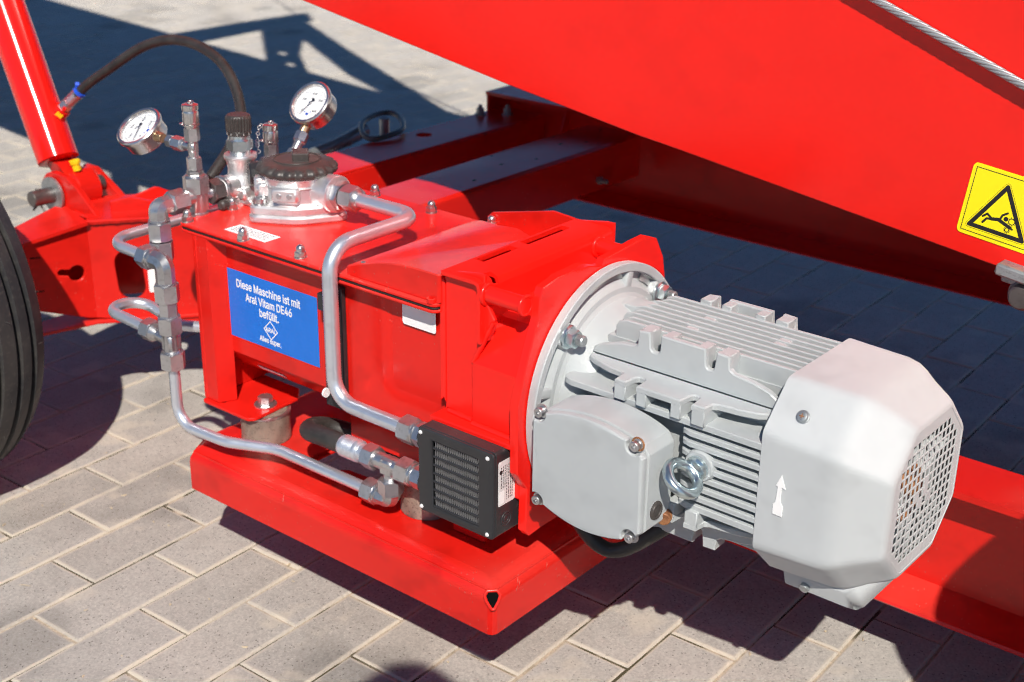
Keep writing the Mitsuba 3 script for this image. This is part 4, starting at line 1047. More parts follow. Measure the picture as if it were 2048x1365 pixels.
def gauge(name, label, c, n, stem, R=0.0345, needle=0.0, depth=0.034):
    """Pressure gauge: c = centre of the case, n = the way its face looks, stem = the way its connection points."""
    n = unit(n); stem = unit(stem - (stem @ n) * n)
    t = thing(name, label, "pressure gauge", "round pressure gauges with white dials")
    part(t, "case", lathe([(-depth * 0.62, 0.0), (-depth * 0.62, R * 0.82), (-depth * 0.52, R * 0.93), (depth * 0.1, R * 0.955), (depth * 0.12, R * 0.955)], c, n, 48), "stainless", 35)
    part(t, "bezel", lathe([(depth * 0.10, R * 0.955), (depth * 0.12, R * 1.02), (depth * 0.2, R * 1.05), (depth * 0.34, R * 1.045), (depth * 0.40, R * 0.99), (depth * 0.38, R * 0.90), (depth * 0.22, R * 0.845), (depth * 0.14, R * 0.84)], c, n, 56), "stainless", 40)
    up = -stem
    u = np.cross(up, n)                                            # reading direction of the dial
    face = c + n * depth * 0.16
    part(t, "dial", lathe([(0.0, 0.0), (0.0, R * 0.845), (0.0012, R * 0.845), (0.0012, 0.0)], face, n, 48), "dial_white", 30)
    o = face + n * 0.0013
    ticks = []
    for k in range(41):
        a = math.radians(225 - k * 270 / 40)
        d = math.cos(a) * u + math.sin(a) * up
        L = 0.0042 if k % 10 == 0 else (0.003 if k % 5 == 0 else 0.0018)
        ticks.append(obox(o + d * (R * 0.76 - L / 2), d, np.cross(n, d), n, (L, 0.00055 if k % 10 else 0.0008, 0.0002), 0.00003))
    part(t, "scale_marks", ticks, "print_black", False)
    for k, s in enumerate(("0", "100", "200", "300", "400")):
        a = math.radians(225 - k * 67.5)
        d = math.cos(a) * u + math.sin(a) * up
        part(t, "number", text(s, 0.0036, o + d * R * 0.50 - up * 0.0018, u, up, 0.0002, center=True), "print_black", False)
    part(t, "dial_print", [text("bar", 0.0030, o + up * R * 0.22, u, up, 0.0002, center=True)], "print_black", False)
    part(t, "blue_mark", [obox(o - up * R * 0.52 + u * 0.0005, u, up, n, (0.0055, 0.0045, 0.0002), 0.00003)] + [obox(o - up * R * 0.42 + u * s, u, up, n, (0.0022, 0.002, 0.0002), 0.00003) for s in (-0.0055, 0.0065)], "print_blue", False)
    part(t, "liquid_line", obox(o + n * 0.002 + unit(V(0, 0, 1) - n[2] * n) * R * 0.48, unit(np.cross(V(0, 0, 1), n)), unit(V(0, 0, 1) - n[2] * n), n, (R * 1.30, 0.0005, 0.0002), 0.00003), "label_silver", False)
    d = math.cos(needle) * u + math.sin(needle) * up
    e = np.cross(n, d)
    poly = sg.Polygon([(-0.0095, -0.0024), (-0.0068, -0.0028), (-0.004, -0.0008), (R * 0.70, -0.0003), (R * 0.70, 0.0003), (-0.004, 0.0008), (-0.0068, 0.0028), (-0.0095, 0.0024)])
    nd = part(t, "needle", plate(poly, 0.0006, o + n * 0.0022, d, e, 0.0001), "print_black", False)
    part(nd, "hub", lathe([(0, 0.0024), (0.002, 0.0022), (0.0022, 0)], o + n * 0.002, n, 16), "stainless", 40)
    ring = [(0.0, R * 0.865)]
    a = np.arange(48) * 2 * math.pi / 48
    gz = c + n * depth * 0.30
    v = np.vstack([gz + R * 0.875 * (np.cos(a)[:, None] * u + np.sin(a)[:, None] * up), [gz]])
    part(t, "glass", (v, [[48, k, (k + 1) % 48] for k in range(48)]), "gauge_glass", False)
    s0 = c - n * 0.004
    part(t, "brass_hexagon", [hexnut(s0 + stem * (R * 0.93), stem, 0.0145, 0.0145, rot=0.3), cyl(s0 + stem * R * 0.85, s0 + stem * (R * 0.93 + 0.001), 0.0088)], "brass", 30)
    return t, s0, stem

def tower():
    x, y = -0.718, -0.122
    p = V(x, y, 0.1253)
    t = thing("gauge_tower", "upright steel fitting tower on the lid corner carrying the left gauge, with tall capped top", "pipe fitting")
    z = lambda q: V(x, y, q)
    part(t, "base_tee", [lathe([(0, 0.0175), (0.003, 0.0175), (0.0035, 0.0148), (0.030, 0.0148), (0.038, 0.0135)], p, EZ, 28), obox(z(0.149), EX, EY, EZ, (0.0275, 0.030, 0.042), 0.004),
                         cyl(V(x, y - 0.032, 0.1545), V(x, y, 0.1545), 0.0130, 0.002)], "zinc", 40)
    nut(t, z(0.160), EZ, 0.0365, 0.0275, rot=0.15)
    part(t, "collar", lathe([(0, 0.0175), (0.003, 0.0165), (0.005, 0.0125)], z(0.1865), EZ, 24), "zinc", 40)
    part(t, "reducer", hexnut(z(0.1885), EZ, 0.0235, 0.0085, rot=0.3), "zinc", 30)
    nut(t, z(0.1975), EZ, 0.0215, 0.0205, rot=0.1)
    part(t, "branch_tee", [cyl(z(0.217), z(0.2445), 0.0078, 0.001), obox(z(0.2335), EX, EY, EZ, (0.015, 0.0145, 0.018), 0.003), cyl(V(x - 0.026, y, 0.2335), V(x, y, 0.2335), 0.0072)], "zinc", 40)
    nut(t, V(x - 0.046, y, 0.2335), EX, 0.0205, 0.0225, rot=0.2)
    part(t, "collar", lathe([(0, 0.0100), (0.004, 0.0085)], V(x - 0.0235, y, 0.2335), EX, 20), "zinc", 40)
    test_top(t, V(x, y, 0), (0.2445, 0.2655, 0.2935, 0.3030))
    # gauge on the left, its connection pointing back to the tower
    g = V(x - 0.046, y, 0.2335)
    n = unit(V(0.0, -0.60, 0.80))
    stem = unit(EX - (EX @ n) * n)
    c = g - EX * 0.079 + n * 0.004 + EZ * 0.002
    gt, s0, st = gauge("pressure_gauge", "round white gauge tilted upwards left of the tall fitting tower", c, n, stem, R=0.0385, needle=math.radians(200))
    part(gt, "adapter", [hexnut(V(x - 0.0475, y, 0.2335), -EX, 0.0185, 0.013, rot=0.3), ], "zinc", 30)

tower()

def coupling_two():
    x, y = -0.724, 0.043
    t = thing("test_coupling", "short capped measuring coupling with hanging chain, behind the black screw cap", "pipe fitting")
    part(t, "stem", [lathe([(0.1253, 0.016), (0.129, 0.016), (0.130, 0.0115), (0.19, 0.0115)], V(x, y, 0), EZ, 24), obox(V(x, y, 0.158), EX, EY, EZ, (0.032, 0.036, 0.05), 0.004)], "zinc", 40)
    test_top(t, V(x, y, 0), (0.185, 0.2055, 0.2295, 0.2395), chain=True)
    # second gauge with its leaning stem
    n = -0.46 * rgt + 0.33 * upv - 0.83 * fwd
    s = unit(0.36 * rgt + 0.93 * upv + 0.247 * fwd)
    n = unit(n - (n @ s) * s)
    c = V(-0.684, 0.105, 0.2655) 
    gt, s0, st = gauge("pressure_gauge", "round white gauge on a brass stem, right of the black screw cap", c, n, -s, R=0.0380, needle=math.radians(240))
    q = s0 - s * (0.0380 * 0.93 + 0.0145)
    part(gt, "adapter", [hexnut(q, -s, 0.0200, 0.017, rot=0.2), lathe([(0.016, 0.0098), (0.020, 0.0075), (0.034, 0.0075)], q, -s, 20), hexnut(q - s * 0.034, -s, 0.0205, 0.03, rot=0.1)], "zinc", 30)
    part(gt, "stem_block", [hull([q - s * 0.06 + V(a, b, 0) for a in (-0.013, 0.013) for b in (-0.013, 0.013)] + [V(-0.715 + a, 0.10 + b, 0.1255) for a in (-0.014, 0.014) for b in (-0.014, 0.014)])], "zinc", 30)

coupling_two()

def relief_valve():
    x, y = -0.716, -0.030
    t = thing("relief_valve", "cast silver relief valve with ribbed black adjusting knob on top", "valve")
    o = V(x, y, 0)
    part(t, "valve_body", [lathe([(0.1253, 0.026), (0.135, 0.026), (0.139, 0.022), (0.150, 0.0275), (0.160, 0.0275), (0.172, 0.0225), (0.182, 0.0215), (0.1945, 0.0235), (0.1985, 0.0265), (0.2030, 0.0272), (0.2055, 0.0262), (0.2050, 0.018)], o, EZ, 40),
                           obox(V(x + 0.012, y + 0.012, 0.134), EX, EY, EZ, (0.060, 0.064, 0.0165), 0.004),
                           cyl(V(x, y - 0.048, 0.1545), V(x, y, 0.1545), 0.0205, 0.003), obox(V(x + 0.024, y - 0.012, 0.146), EX, EY, EZ, (0.02, 0.026, 0.02), 0.004)], "cast_aluminium", 40)
    part(t, "side_ring", [lathe([(0, 0.0195), (0.002, 0.0225), (0.007, 0.0225), (0.009, 0.0205)], V(x, y - 0.046, 0.1545), EY, 32)], "zinc", 40)
    nut(t, V(x, y - 0.068, 0.1545), EY, 0.0355, 0.022, mat="steel_dark", rot=0.3)
    part(t, "spigot", cyl(V(x, y - 0.085, 0.1545), V(x, y - 0.06, 0.1545), 0.0092), "zinc_pipe", 40)
    part(t, "lower_sleeve", lathe([(0.2045, 0.0165), (0.2125, 0.0172), (0.2135, 0.0172)], o, EZ, 32), "blue_zinc", 40)
    part(t, "hexagon", hexnut(V(x, y, 0.2125), EZ, 0.0375, 0.0175, rot=0.35), "blue_zinc", 30)
    part(t, "upper_sleeve", lathe([(0.2295, 0.0190), (0.2330, 0.0180), (0.2400, 0.0180), (0.2400, 0.0)], o, EZ, 32), "blue_zinc", 40)
    n = 24
    ang = np.arange(n * 6) * 2 * math.pi / (n * 6)
    rib = (np.cos(ang * n) > -0.2).astype(float)
    rings = []
    for z, r, k in ((0.2370, 0.0172, 0), (0.2380, 0.0196, 0), (0.2430, 0.0200, 0), (0.2440, 0.0196, 0), (0.2450, 0.0188, 1), (0.2490, 0.0190, 1), (0.2640, 0.0190, 1), (0.2665, 0.0196, 0.4), (0.2690, 0.0190, 0), (0.2703, 0.0172, 0), (0.2706, 0.0165, 0), (0.2700, 0.002, 0)):
        rr = r + 0.0018 * k * rib
        rings.append(np.column_stack([x + rr * np.cos(ang), y + rr * np.sin(ang), np.full(len(ang), z)]))
    kb = part(t, "knob", rings_mesh(rings), "black_plastic", 40, label="ribbed black plastic adjusting knob")
    part(kb, "scale_dots", [obox(V(x + 0.02015 * math.cos(a), y + 0.02015 * math.sin(a), 0.2408), V(-math.sin(a), math.cos(a), 0), EZ, V(math.cos(a), math.sin(a), 0), (0.0009, 0.0032, 0.0003), 0.0001) for a in np.arange(12) * math.pi / 6 + 0.2], "label_silver", False)
    part(t, "hose_outlet", [hexnut(V(x - 0.03, y + 0.028, 0.1545), unit(V(-0.75, 0.65, 0)), 0.028, 0.02, rot=0.2)], "zinc", 30)
    part(t, "plug", [cyl(V(x + 0.016, y - 0.062, 0.1345), V(x + 0.016, y - 0.036, 0.1345), 0.0092, 0.003)], "black_plastic", 40)
    part(t, "green_plug", hexnut(V(x + 0.043, y + 0.004, 0.1385), unit(V(0.6, -0.6, 0.5)), 0.0085, 0.005), "anodised_green", 30)

relief_valve()

# ------------------------------------------------------------------ wheel, axle bracket, hydraulic cylinder
def wheel():
    t = thing("wheel", "black ribbed tyre standing on the paving at the left edge", "tyre")
    th = math.radians(95)
    d = V(math.cos(th), math.sin(th), 0)
    r, w = 0.372, 0.215
    c = V(-1.366, -0.272, -H + r)
    prof = []
    W = w
    def crown(s):                                       # s from 0 (inner shoulder) to 1
        return r - 0.014 * (2 * s - 1) ** 2 - 0.010 * max(0, abs(2 * s - 1) - 0.75) / 0.25
    tread = []
    grooves = (0.16, 0.31, 0.50, 0.69, 0.84)
    for s in np.linspace(0.0, 1.0, 101):
        q = min(abs(s - g) for g in grooves)
        rad = crown(s) - (0.012 if q < 0.016 else (0.004 if q < 0.022 else 0))
        tread.append((-s * W, rad))
    side_in = [(-0.045, 0.185), (-0.030, 0.20), (0.004, 0.235), (0.012, 0.275), (0.010, 0.31), (0.004, r - 0.034)]
    prof = side_in + tread + [(-W - 0.004, r - 0.034), (-W - 0.010, 0.31), (-W - 0.012, 0.275), (-W - 0.004, 0.235), (-W + 0.030, 0.20), (-W + 0.045, 0.185)]
    m = lathe(prof, c, d, 140)
    part(t, "tyre", m, "tyre_rubber", 30)
    part(t, "rim", lathe([(-0.20, 0.0), (-0.16, 0.05), (-0.12, 0.14), (-W + 0.040, 0.187), (-0.040, 0.187), (-0.03, 0.176), (-0.07, 0.168), (-0.085, 0.12), (-0.07, 0.06), (-0.06, 0.0)], c, d, 48), "red_paint", 35)
    hair = []
    rng = np.random.default_rng(3)
    for k in range(90):
        a = rng.uniform(-1.6, 2.4); s = rng.choice([0.03, 0.10, 0.24, 0.40, 0.97, 0.9])
        u = np.cross(d, EZ)
        e = math.cos(a) * u + math.sin(a) * EZ
        p = c + e * (crown(s) - 0.001) - d * s * W
        g = unit(e + 0.6 * rng.normal(size=3))
        hair.append(sweep([p, p + g * 0.004, p + g * 0.008 + e * 0.001], 0.00045, 5))
    k = part(t, "vent_hairs", hair, "tyre_rubber", 60)
    labels[k] = {"kind": "stuff"}

wheel()

def away(p, k=1.042):
    """Further from the camera by k, in the same direction."""
    return CAM + k * (np.asarray(p, float) - CAM)

P0, DD, NN = V(-1.23, 0.13, -0.27), unit(V(0.615, 0.788, 0)), unit(V(0.788, -0.615, 0))

def axle():
    t = thing("axle_bracket", "red welded axle bracket with oval cutout and keyhole behind the wheel", "frame")
    B = P0 + DD * -0.105
    d2, n2 = unit(V(-0.25, -0.97, 0)), unit(V(0.97, -0.25, 0))
    o = V(P0[0], P0[1], 0)
    front = [(-0.107, -0.052), (-0.036, -0.056), (0.017, -0.060), (0.114, -0.074), (0.45, -0.10), (0.45, -0.31), (0.093, -0.290), (-0.019, -0.271), (-0.112, -0.259)]
    holes = [slot(-0.0335, -0.145, -0.030, -0.198, 0.0265), disc(0.19, -0.16, 0.052, 10), slot(0.115, -0.19, 0.118, -0.16, 0.012)]
    fp = part(t, "front_plate", plate(front, 0.008, o - NN * 0.008, DD, EZ, 0.0012, holes), "red_paint", 25)
    o2 = V(B[0], B[1], 0)
    key = disc(-0.031, -0.157, 0.0165, 8).union(slot(-0.031, -0.157, -0.062, -0.150, 0.0065))
    left = [(0.0, -0.052), (-0.070, -0.066), (-0.150, -0.080), (-0.20, -0.088), (-0.20, -0.19), (-0.150, -0.207), (-0.012, -0.258), (0.004, -0.259)]
    part(t, "side_plate", plate(left, 0.008, o2 - n2 * 0.008, -d2, EZ, 0.0012, [key]), "red_paint", 25)
    for z in (-0.108, -0.178):
        part(t, "slit", plate(slot(-0.118, z, -0.100, z - 0.002, 0.0012), 0.001, o2 - n2 * 0.0004, -d2, EZ, 0.0002), "dark_hole", False)
    # back walls and the top and bottom plates
    q = [P0 + DD * 0.45, P0 + DD * -0.105, B + d2 * 0.20]
    def ring(z, grow=0.0, back=0.16, short=False):
        a, b, c = [np.array([p[0], p[1]]) for p in q]
        g = NN[:2] * grow; g2 = n2[:2] * grow
        bk = -NN[:2] * back; bk2 = -n2[:2] * back * 0.8
        bk2 = bk2 * 0.25
        if short:
            return sg.Polygon([tuple(a + g), tuple(b + g), tuple(b + bk), tuple(a + bk)])
        return sg.Polygon([tuple(a + g), tuple(b + (g + g2) / 2 * 1.05), tuple(c + g2), tuple(c + bk2), tuple(b + (bk + bk2) / 2), tuple(a + bk)])
    part(t, "top_plate", place(prism(ring(0, 0.010, short=True), 0.007, 0.0025), V(0, 0, -0.0565), EX, EY, EZ), "red_paint", 30)
    e1 = B + d2 * 0.21
    part(t, "top_plate", hull([V(*(p + w)[:2], z + h) for p, z in ((B + NN * 0.006, -0.0570), (e1, -0.0915)) for w in (n2 * 0.010, -n2 * (0.14 if z > -0.06 else 0.05)) for h in (0, 0.007)]), "red_paint", 30)
    part(t, "bottom_plate", place(prism(ring(0, 0.006), 0.007, 0.0012), V(0, 0, -0.272), EX, EY, EZ), "red_paint", 25)
    part(t, "back_plate", [plate([(-0.14, -0.27), (-0.14, -0.052), (0.45, -0.055), (0.45, -0.27)], 0.008, o - NN * 0.162, DD, EZ), plate([(0.03, -0.255), (0.03, -0.06), (-0.20, -0.088), (-0.20, -0.19)], 0.006, o2 - n2 * 0.07, -d2, EZ)], "red_paint", 25)
    part(t, "weld_bead", weld([P0 + DD * s + V(0, 0, 0.214 - 0.08 * max(0, s)) + NN * 0.004 for s in (-0.10, 0.0, 0.11, 0.3)], 0.0045), "red_paint", 60)
    part(t, "white_label", plate(rrect(0.003, -0.212, 0.045, -0.160, 0.004), 0.0005, o + NN * 0.0004, DD, EZ, 0.0001), "label_white", 20, label="small white label with a ring symbol")
    part(t, "label_print", [torus(o + DD * 0.027 + NN * 0.001 + EZ * -0.196, NN, 0.006, 0.0008, 20, 6)], "print_black", 40)
    # lugs of the cylinder
    fl = sg.Polygon([(-1.381, 0.005), (-1.376, 0.024), (-1.360, 0.040), (-1.338, 0.048), (-1.291, 0.046), (-1.262, 0.030), (-1.185, -0.030), (-1.185, -0.052), (-1.345, -0.052)]).buffer(-0.004).buffer(0.004)
    fl = affinity.affine_transform(fl, [1.042, 0, 0, 1.042, CAM[0] * (1 - 1.042), CAM[2] * (1 - 1.042)])
    part(t, "lug", plate(fl, 0.014, V(0, away(V(0, 0.024, 0))[1], 0), EX, EZ, 0.002), "red_paint", 30)
    part(t, "lug", plate([(-1.510, -0.016), (-1.496, -0.004), (-1.458, -0.004), (-1.396, -0.036), (-1.330, -0.076), (-1.330, -0.09), (-1.50, -0.09)], 0.014, V(0, 0.200, 0), EX, EZ, 0.002), "red_paint", 30)
    part(t, "rib", plate([(-0.06, -0.055), (-0.06, -0.030), (-0.02, -0.022), (0.10, -0.055)], 0.010, o - NN * 0.055, DD, EZ, 0.002), "red_paint", 30)
    part(t, "upright_plate", hull([V(-1.352, 0.169, -0.052), V(-1.308, 0.224, -0.024), V(-1.292, 0.245, -0.036), V(-1.240, 0.310, -0.085), V(-1.345, 0.174, -0.052), V(-1.301, 0.229, -0.024), V(-1.285, 0.250, -0.036), V(-1.233, 0.315, -0.085), V(-1.24, 0.31, -0.12), V(-1.35, 0.17, -0.12)]), "red_paint", 20)
    part(t, "weld_bead", [weld([away(V(-1.275, 0.008, -0.022)), away(V(-1.215, 0.008, -0.022))], 0.004)], "red_paint", 60)
    # pin, washer
    A = away(V(-1.333, 0.006, 0.004))
    pin = part(t, "pin", cyl(A + EY * 0.118, A - EY * 0.052, 0.0165, 0.002), "steel_dark", 40, label="dark steel pivot pin")
    part(t, "washer", lathe([(-0.002, 0.017), (-0.002, 0.0355), (0.002, 0.0365), (0.004, 0.0365), (0.004, 0.0)], A - EY * 0.001, -EY, 40), "galvanised", 30)
    part(pin, "split_pin", [sweep(spline([A + V(-0.004, -0.036, 0.019), A + V(-0.006, -0.036, -0.015), A + V(-0.014, -0.042, -0.027)], 14), 0.002, 8), sweep(spline([A + V(0.002, -0.032, 0.019), A + V(0.002, -0.032, -0.018), A + V(0.012, -0.030, -0.028)], 14), 0.002, 8)], "steel_dark", 60)
    return A

A_PIN = axle()

def cylinder():
    t = thing("hydraulic_cylinder", "thick red hydraulic cylinder tube leaning up out of the picture at upper left", "hydraulic cylinder")
    ax = unit(-0.34 * rgt + 0.94 * upv + 0.03 * fwd)
    b = CAM + 2.860 * (fwd + rgt * (118 - 1024) / FPX - upv * (323 - 682.5) / FPX)
    part(t, "tube", lathe([(0, 0.0), (0.001, 0.038), (0.003, 0.0422), (1.2, 0.0422), (1.2, 0.0)], b, ax, 56), "red_gloss", 35)
    eye = V(A_PIN[0] + 0.004, A_PIN[1] + 0.062, A_PIN[2])
    part(t, "eye_end", [cyl(eye - EY * 0.026, eye + EY * 0.026, 0.041, 0.003, 36), hull([b + V(a, c, 0.004) for a in (-0.024, 0.024) for c in (-0.022, 0.022)] + [eye + V(a, c, 0.008) for a in (-0.034, 0.030) for c in (-0.024, 0.024)])], "red_paint", 35)
    # port with the hose
    port = b + ax * 0.079
    pd = unit(0.74 * rgt + 0.58 * upv - 0.34 * fwd)
    p1 = port + pd * 0.036
    k = part(t, "port_boss", lathe([(-0.01, 0.021), (0.003, 0.0205), (0.006, 0.0175), (0.019, 0.0172), (0.021, 0.015), (0.021, 0.0)], p1, pd, 28), "red_paint", 40)
    part(k, "yellow_mark", obox(p1 + pd * 0.012 - upv * 0.0115 - fwd * 0.0125, pd, unit(np.cross(pd, -0.68 * upv - 0.73 * fwd)), unit(-0.68 * upv - 0.73 * fwd), (0.011, 0.014, 0.0012), 0.0003), "cap_yellow", 30)
    yc = away(V(-1.320, 0.055, 0.052))
    part(t, "grease_cap", [lathe([(-0.03, 0.006), (-0.012, 0.006)], yc, EZ, 16), ], "red_paint", 40)
    part(t, "yellow_cap", lathe([(-0.008, 0.0085), (0.005, 0.0085), (0.006, 0.0110), (0.013, 0.0115), (0.014, 0.0105), (0.014, 0.0)], yc, unit(V(-0.15, -0.1, 1)), 8), "cap_yellow", 30, label="yellow plastic grease cap")
    return p1 + pd * 0.021, pd

HP, HD = cylinder()

def arc_hose():
    t = thing("hydraulic_hose", "black hydraulic hose arching from the red cylinder over to behind the valve", "hose")
    o = V(P0[0], P0[1], 0)
    e = HP + HD * 0.052
    d0 = float((e - CAM) @ fwd)
    # control points along the arch as seen, brought forward to the valve
    path = []
    for (u, v), f in zip(((160, 191), (215, 141), (280, 97), (345, 80), (410, 99), (455, 142), (478, 200), (481, 240), (470, 275), (445, 320), (420, 357)), (2.66, 2.645, 2.63, 2.61, 2.585, 2.55, 2.52, 2.50, 2.485, 2.46, 2.435)):
        f = f + (d0 - 2.655) * max(0.0, (430 - u) / 270.0)
        path.append(CAM + f * (fwd + rgt * (u - 1024) / FPX - upv * (v - 682.5) / FPX))
    part(t, "rubber", sweep(spline([e, e + HD * 0.008] + path[1:], 110), 0.0098, 20), "hose_rubber", 60)
    part(t, "hose_nut", hexnut(HP - HD * 0.002, HD, 0.0235, 0.018, rot=0.2), "zinc", 30)
    part(t, "red_dot", obox(HP + HD * 0.007 - fwd * 0.0105 - upv * 0.008, HD, unit(np.cross(HD, -fwd)), unit(-fwd - 0.7 * upv), (0.010, 0.009, 0.003), 0.001), "red_paint", 30)
    prof = [(0.016, 0.0085), (0.0165, 0.0112), (0.0195, 0.0125)]
    for k in range(7):
        prof += [(0.021 + k * 0.0035, 0.0120), (0.0225 + k * 0.0035, 0.0126)]
    prof += [(0.047, 0.0125), (0.0475, 0.010)]
    part(t, "crimp_ferrule", lathe(prof, HP, HD, 28), "stainless", 35)
    part(t, "blue_tie", [lathe([(0.0478, 0.0112), (0.0478, 0.0132), (0.0545, 0.0132), (0.0545, 0.0112)], HP, HD, 24), obox(HP + HD * 0.051 + upv * 0.016 - rgt * 0.004, rgt, upv, fwd, (0.009, 0.008, 0.006), 0.001)], "clip_blue", 30)

arc_hose()

# ------------------------------------------------------------------ chassis: cross members, rails
def chassis():
    t = thing("chassis_rail", "red channel rail in the sun behind and below the fan cover", "beam")
    sec = sg.Polygon([(0.2485, -0.1245), (0.356, -0.1245), (0.356, -0.1345), (0.309, -0.1345), (0.309, -0.318), (0.262, -0.3420), (0.2520, -0.3440), (0.2485, -0.3400), (0.2500, -0.3360), (0.258, -0.3350), (0.3015, -0.3125), (0.3015, -0.1345), (0.2485, -0.1345)])
    part(t, "profile", xsec(sec, -0.50, 2.2, 0.0018), "red_paint", 30)
    t = thing("cross_member", "dark red shaded cross member with flat top and round hole, running behind the tank", "beam", None)
    top = sg.box(-1.171, 0.36, -1.040, 1.195)
    top = top.difference(affinity.scale(disc(-1.125, 0.849, 0.018, 8), 1.0, 1.0))
    b = part(t, "top_sheet", place(prism(top, 0.006, 0.002), V(0, 0, -0.009), EX, EY, EZ), "red_paint", 30)
    part(t, "front_web", box(V(-1.046, 0.36, -0.13), V(-1.040, 1.195, -0.0092), 0.001), "red_paint", 30)
    part(t, "back_web", box(V(-1.171, 0.36, -0.13), V(-1.165, 1.195, -0.0092), 0.001), "red_paint", 30)
    for x, y in ((-1.155, 1.085), (-1.105, 1.13)):
        n = part(t, "bolt", lathe([(0, 0.014), (0.003, 0.014), (0.0035, 0.01), (0.0035, 0)], V(x, y, -0.003), EZ, 20), "galvanised", 30)
        part(n, "hexagon_head", [hexnut(V(x, y, 0.0), EZ, 0.017, 0.014, rot=0.3), cyl(V(x, y, 0.013), V(x, y, 0.022), 0.005)], "galvanised", 30)
    t = thing("cross_member", "dark red shaded cross member with folded edge and rows of small holes, nearest the lid", "beam", None)
    pr = sg.Polygon([(-0.905, -0.006), (-0.846, -0.0005), (-0.758, -0.0005), (-0.7505, -0.006), (-0.7490, -0.013), (-0.7490, -0.100), (-0.7540, -0.100), (-0.7540, -0.0145), (-0.7560, -0.0075), (-0.760, -0.0055), (-0.846, -0.0055), (-0.905, -0.011)])
    m = place(prism(pr, 0.83, 0.0008), V(0, 1.185, 0), EX, EZ, -EY)
    part(t, "profile", m, "red_paint", 30)
    part(t, "rear_web", box(V(-0.906, 0.36, -0.12), V(-0.901, 1.185, -0.011), 0.001), "red_paint", 30)
    for x, y in ((-0.888, 0.595), (-0.893, 0.818), (-0.893, 1.039), (-0.789, 0.638), (-0.825, 0.769), (-0.795, 0.852), (-0.832, 0.987), (-0.802, 1.042), (-0.840, 1.150)):
        zz = 0.0 if x > -0.85 else -0.0045
        part(t, "hole", lathe([(0, 0.0042), (0.0002, 0.0040), (0.0002, 0.0)], V(x, y, zz - 0.0003), EZ, 14), "dark_hole", False)
    bo = part(t, "side_bolt", [hexnut(V(-0.7485, 1.02, -0.075), EX, 0.016, 0.011), cyl(V(-0.7485, 1.02, -0.075), V(-0.722, 1.02, -0.075), 0.005)], "galvanised", 30)
    t = thing("chassis_rail", "dark red shaded channel rail on the far side under the machine", "beam")
    sec = sg.Polygon([(1.1300, 0.0440), (1.2300, 0.0440), (1.2300, -0.1780), (1.1350, -0.1780), (1.1300, -0.1720), (1.1350, -0.1700), (1.2220, -0.1700), (1.2220, 0.0360), (1.1300, 0.0360)])
    part(t, "profile", xsec(sec, -1.178, 2.4, 0.0018), "red_paint", 30)
    part(t, "end_gusset", plate([(-1.178, -0.17), (-1.178, 0.036), (-1.170, 0.036), (-1.170, -0.17)], 0.09, V(0, 1.225, 0), EX, EZ), "red_paint", 30)
    part(t, "gusset", [hull([V(-0.99, 1.14, -0.16), V(-0.985, 1.14, -0.16), V(-0.99, 1.22, 0.034), V(-0.985, 1.22, 0.034), V(-0.99, 1.22, -0.16), V(-0.985, 1.22, -0.16)])], "red_paint", 30)
    # latch: dark loop and zinc lever on a plate behind the cross member
    t = thing("latch_handle", "dark wire loop latch with zinc lever behind the far cross member", "latch")
    pts = [V(-1.240, 0.761, 0.010), V(-1.280, 0.818, 0.014), V(-1.288, 0.880, 0.016), V(-1.247, 0.892, 0.014), V(-1.170, 0.826, 0.010), V(-1.156, 0.765, 0.006), V(-1.176, 0.722, 0.004)]
    from scipy.interpolate import CubicSpline
    pp = np.array(pts + pts[:1])
    tt = np.arange(len(pp))
    loop = CubicSpline(tt, pp, bc_type="periodic")(np.linspace(0, len(pp) - 1, 64))
    part(t, "wire_loop", sweep(loop, 0.0062, 12), "steel_dark", 60)
    part(t, "lever", [sweep(spline([V(-1.270, 0.800, -0.006), V(-1.259, 0.726, -0.016), V(-1.253, 0.642, -0.022), V(-1.256, 0.560, -0.03)], 20), np.linspace(0.017, 0.011, 20), 12), cyl(V(-1.262, 0.86, -0.03), V(-1.262, 0.86, 0.012), 0.012), lathe([(0, 0.0), (0.0, 0.017), (0.01, 0.018), (0.012, 0.0)], V(-1.259, 0.726, -0.026), EZ, 12)], "galvanised", 50)
    part(t, "base_plate", box(V(-1.36, 0.50, -0.075), V(-1.18, 0.95, -0.06), 0.002), "galvanised", 30)

chassis()

# ------------------------------------------------------------------ conveyor trough above, with rope, sign and clamp
EDGE = [(-5.6, 1.166), (-2.6, 0.674), (-0.919, 0.391), (-0.431, 0.3085), (-0.164, 0.2675), (-0.082, 0.2575), (0.424, 0.1895), (1.6, 0.03)]

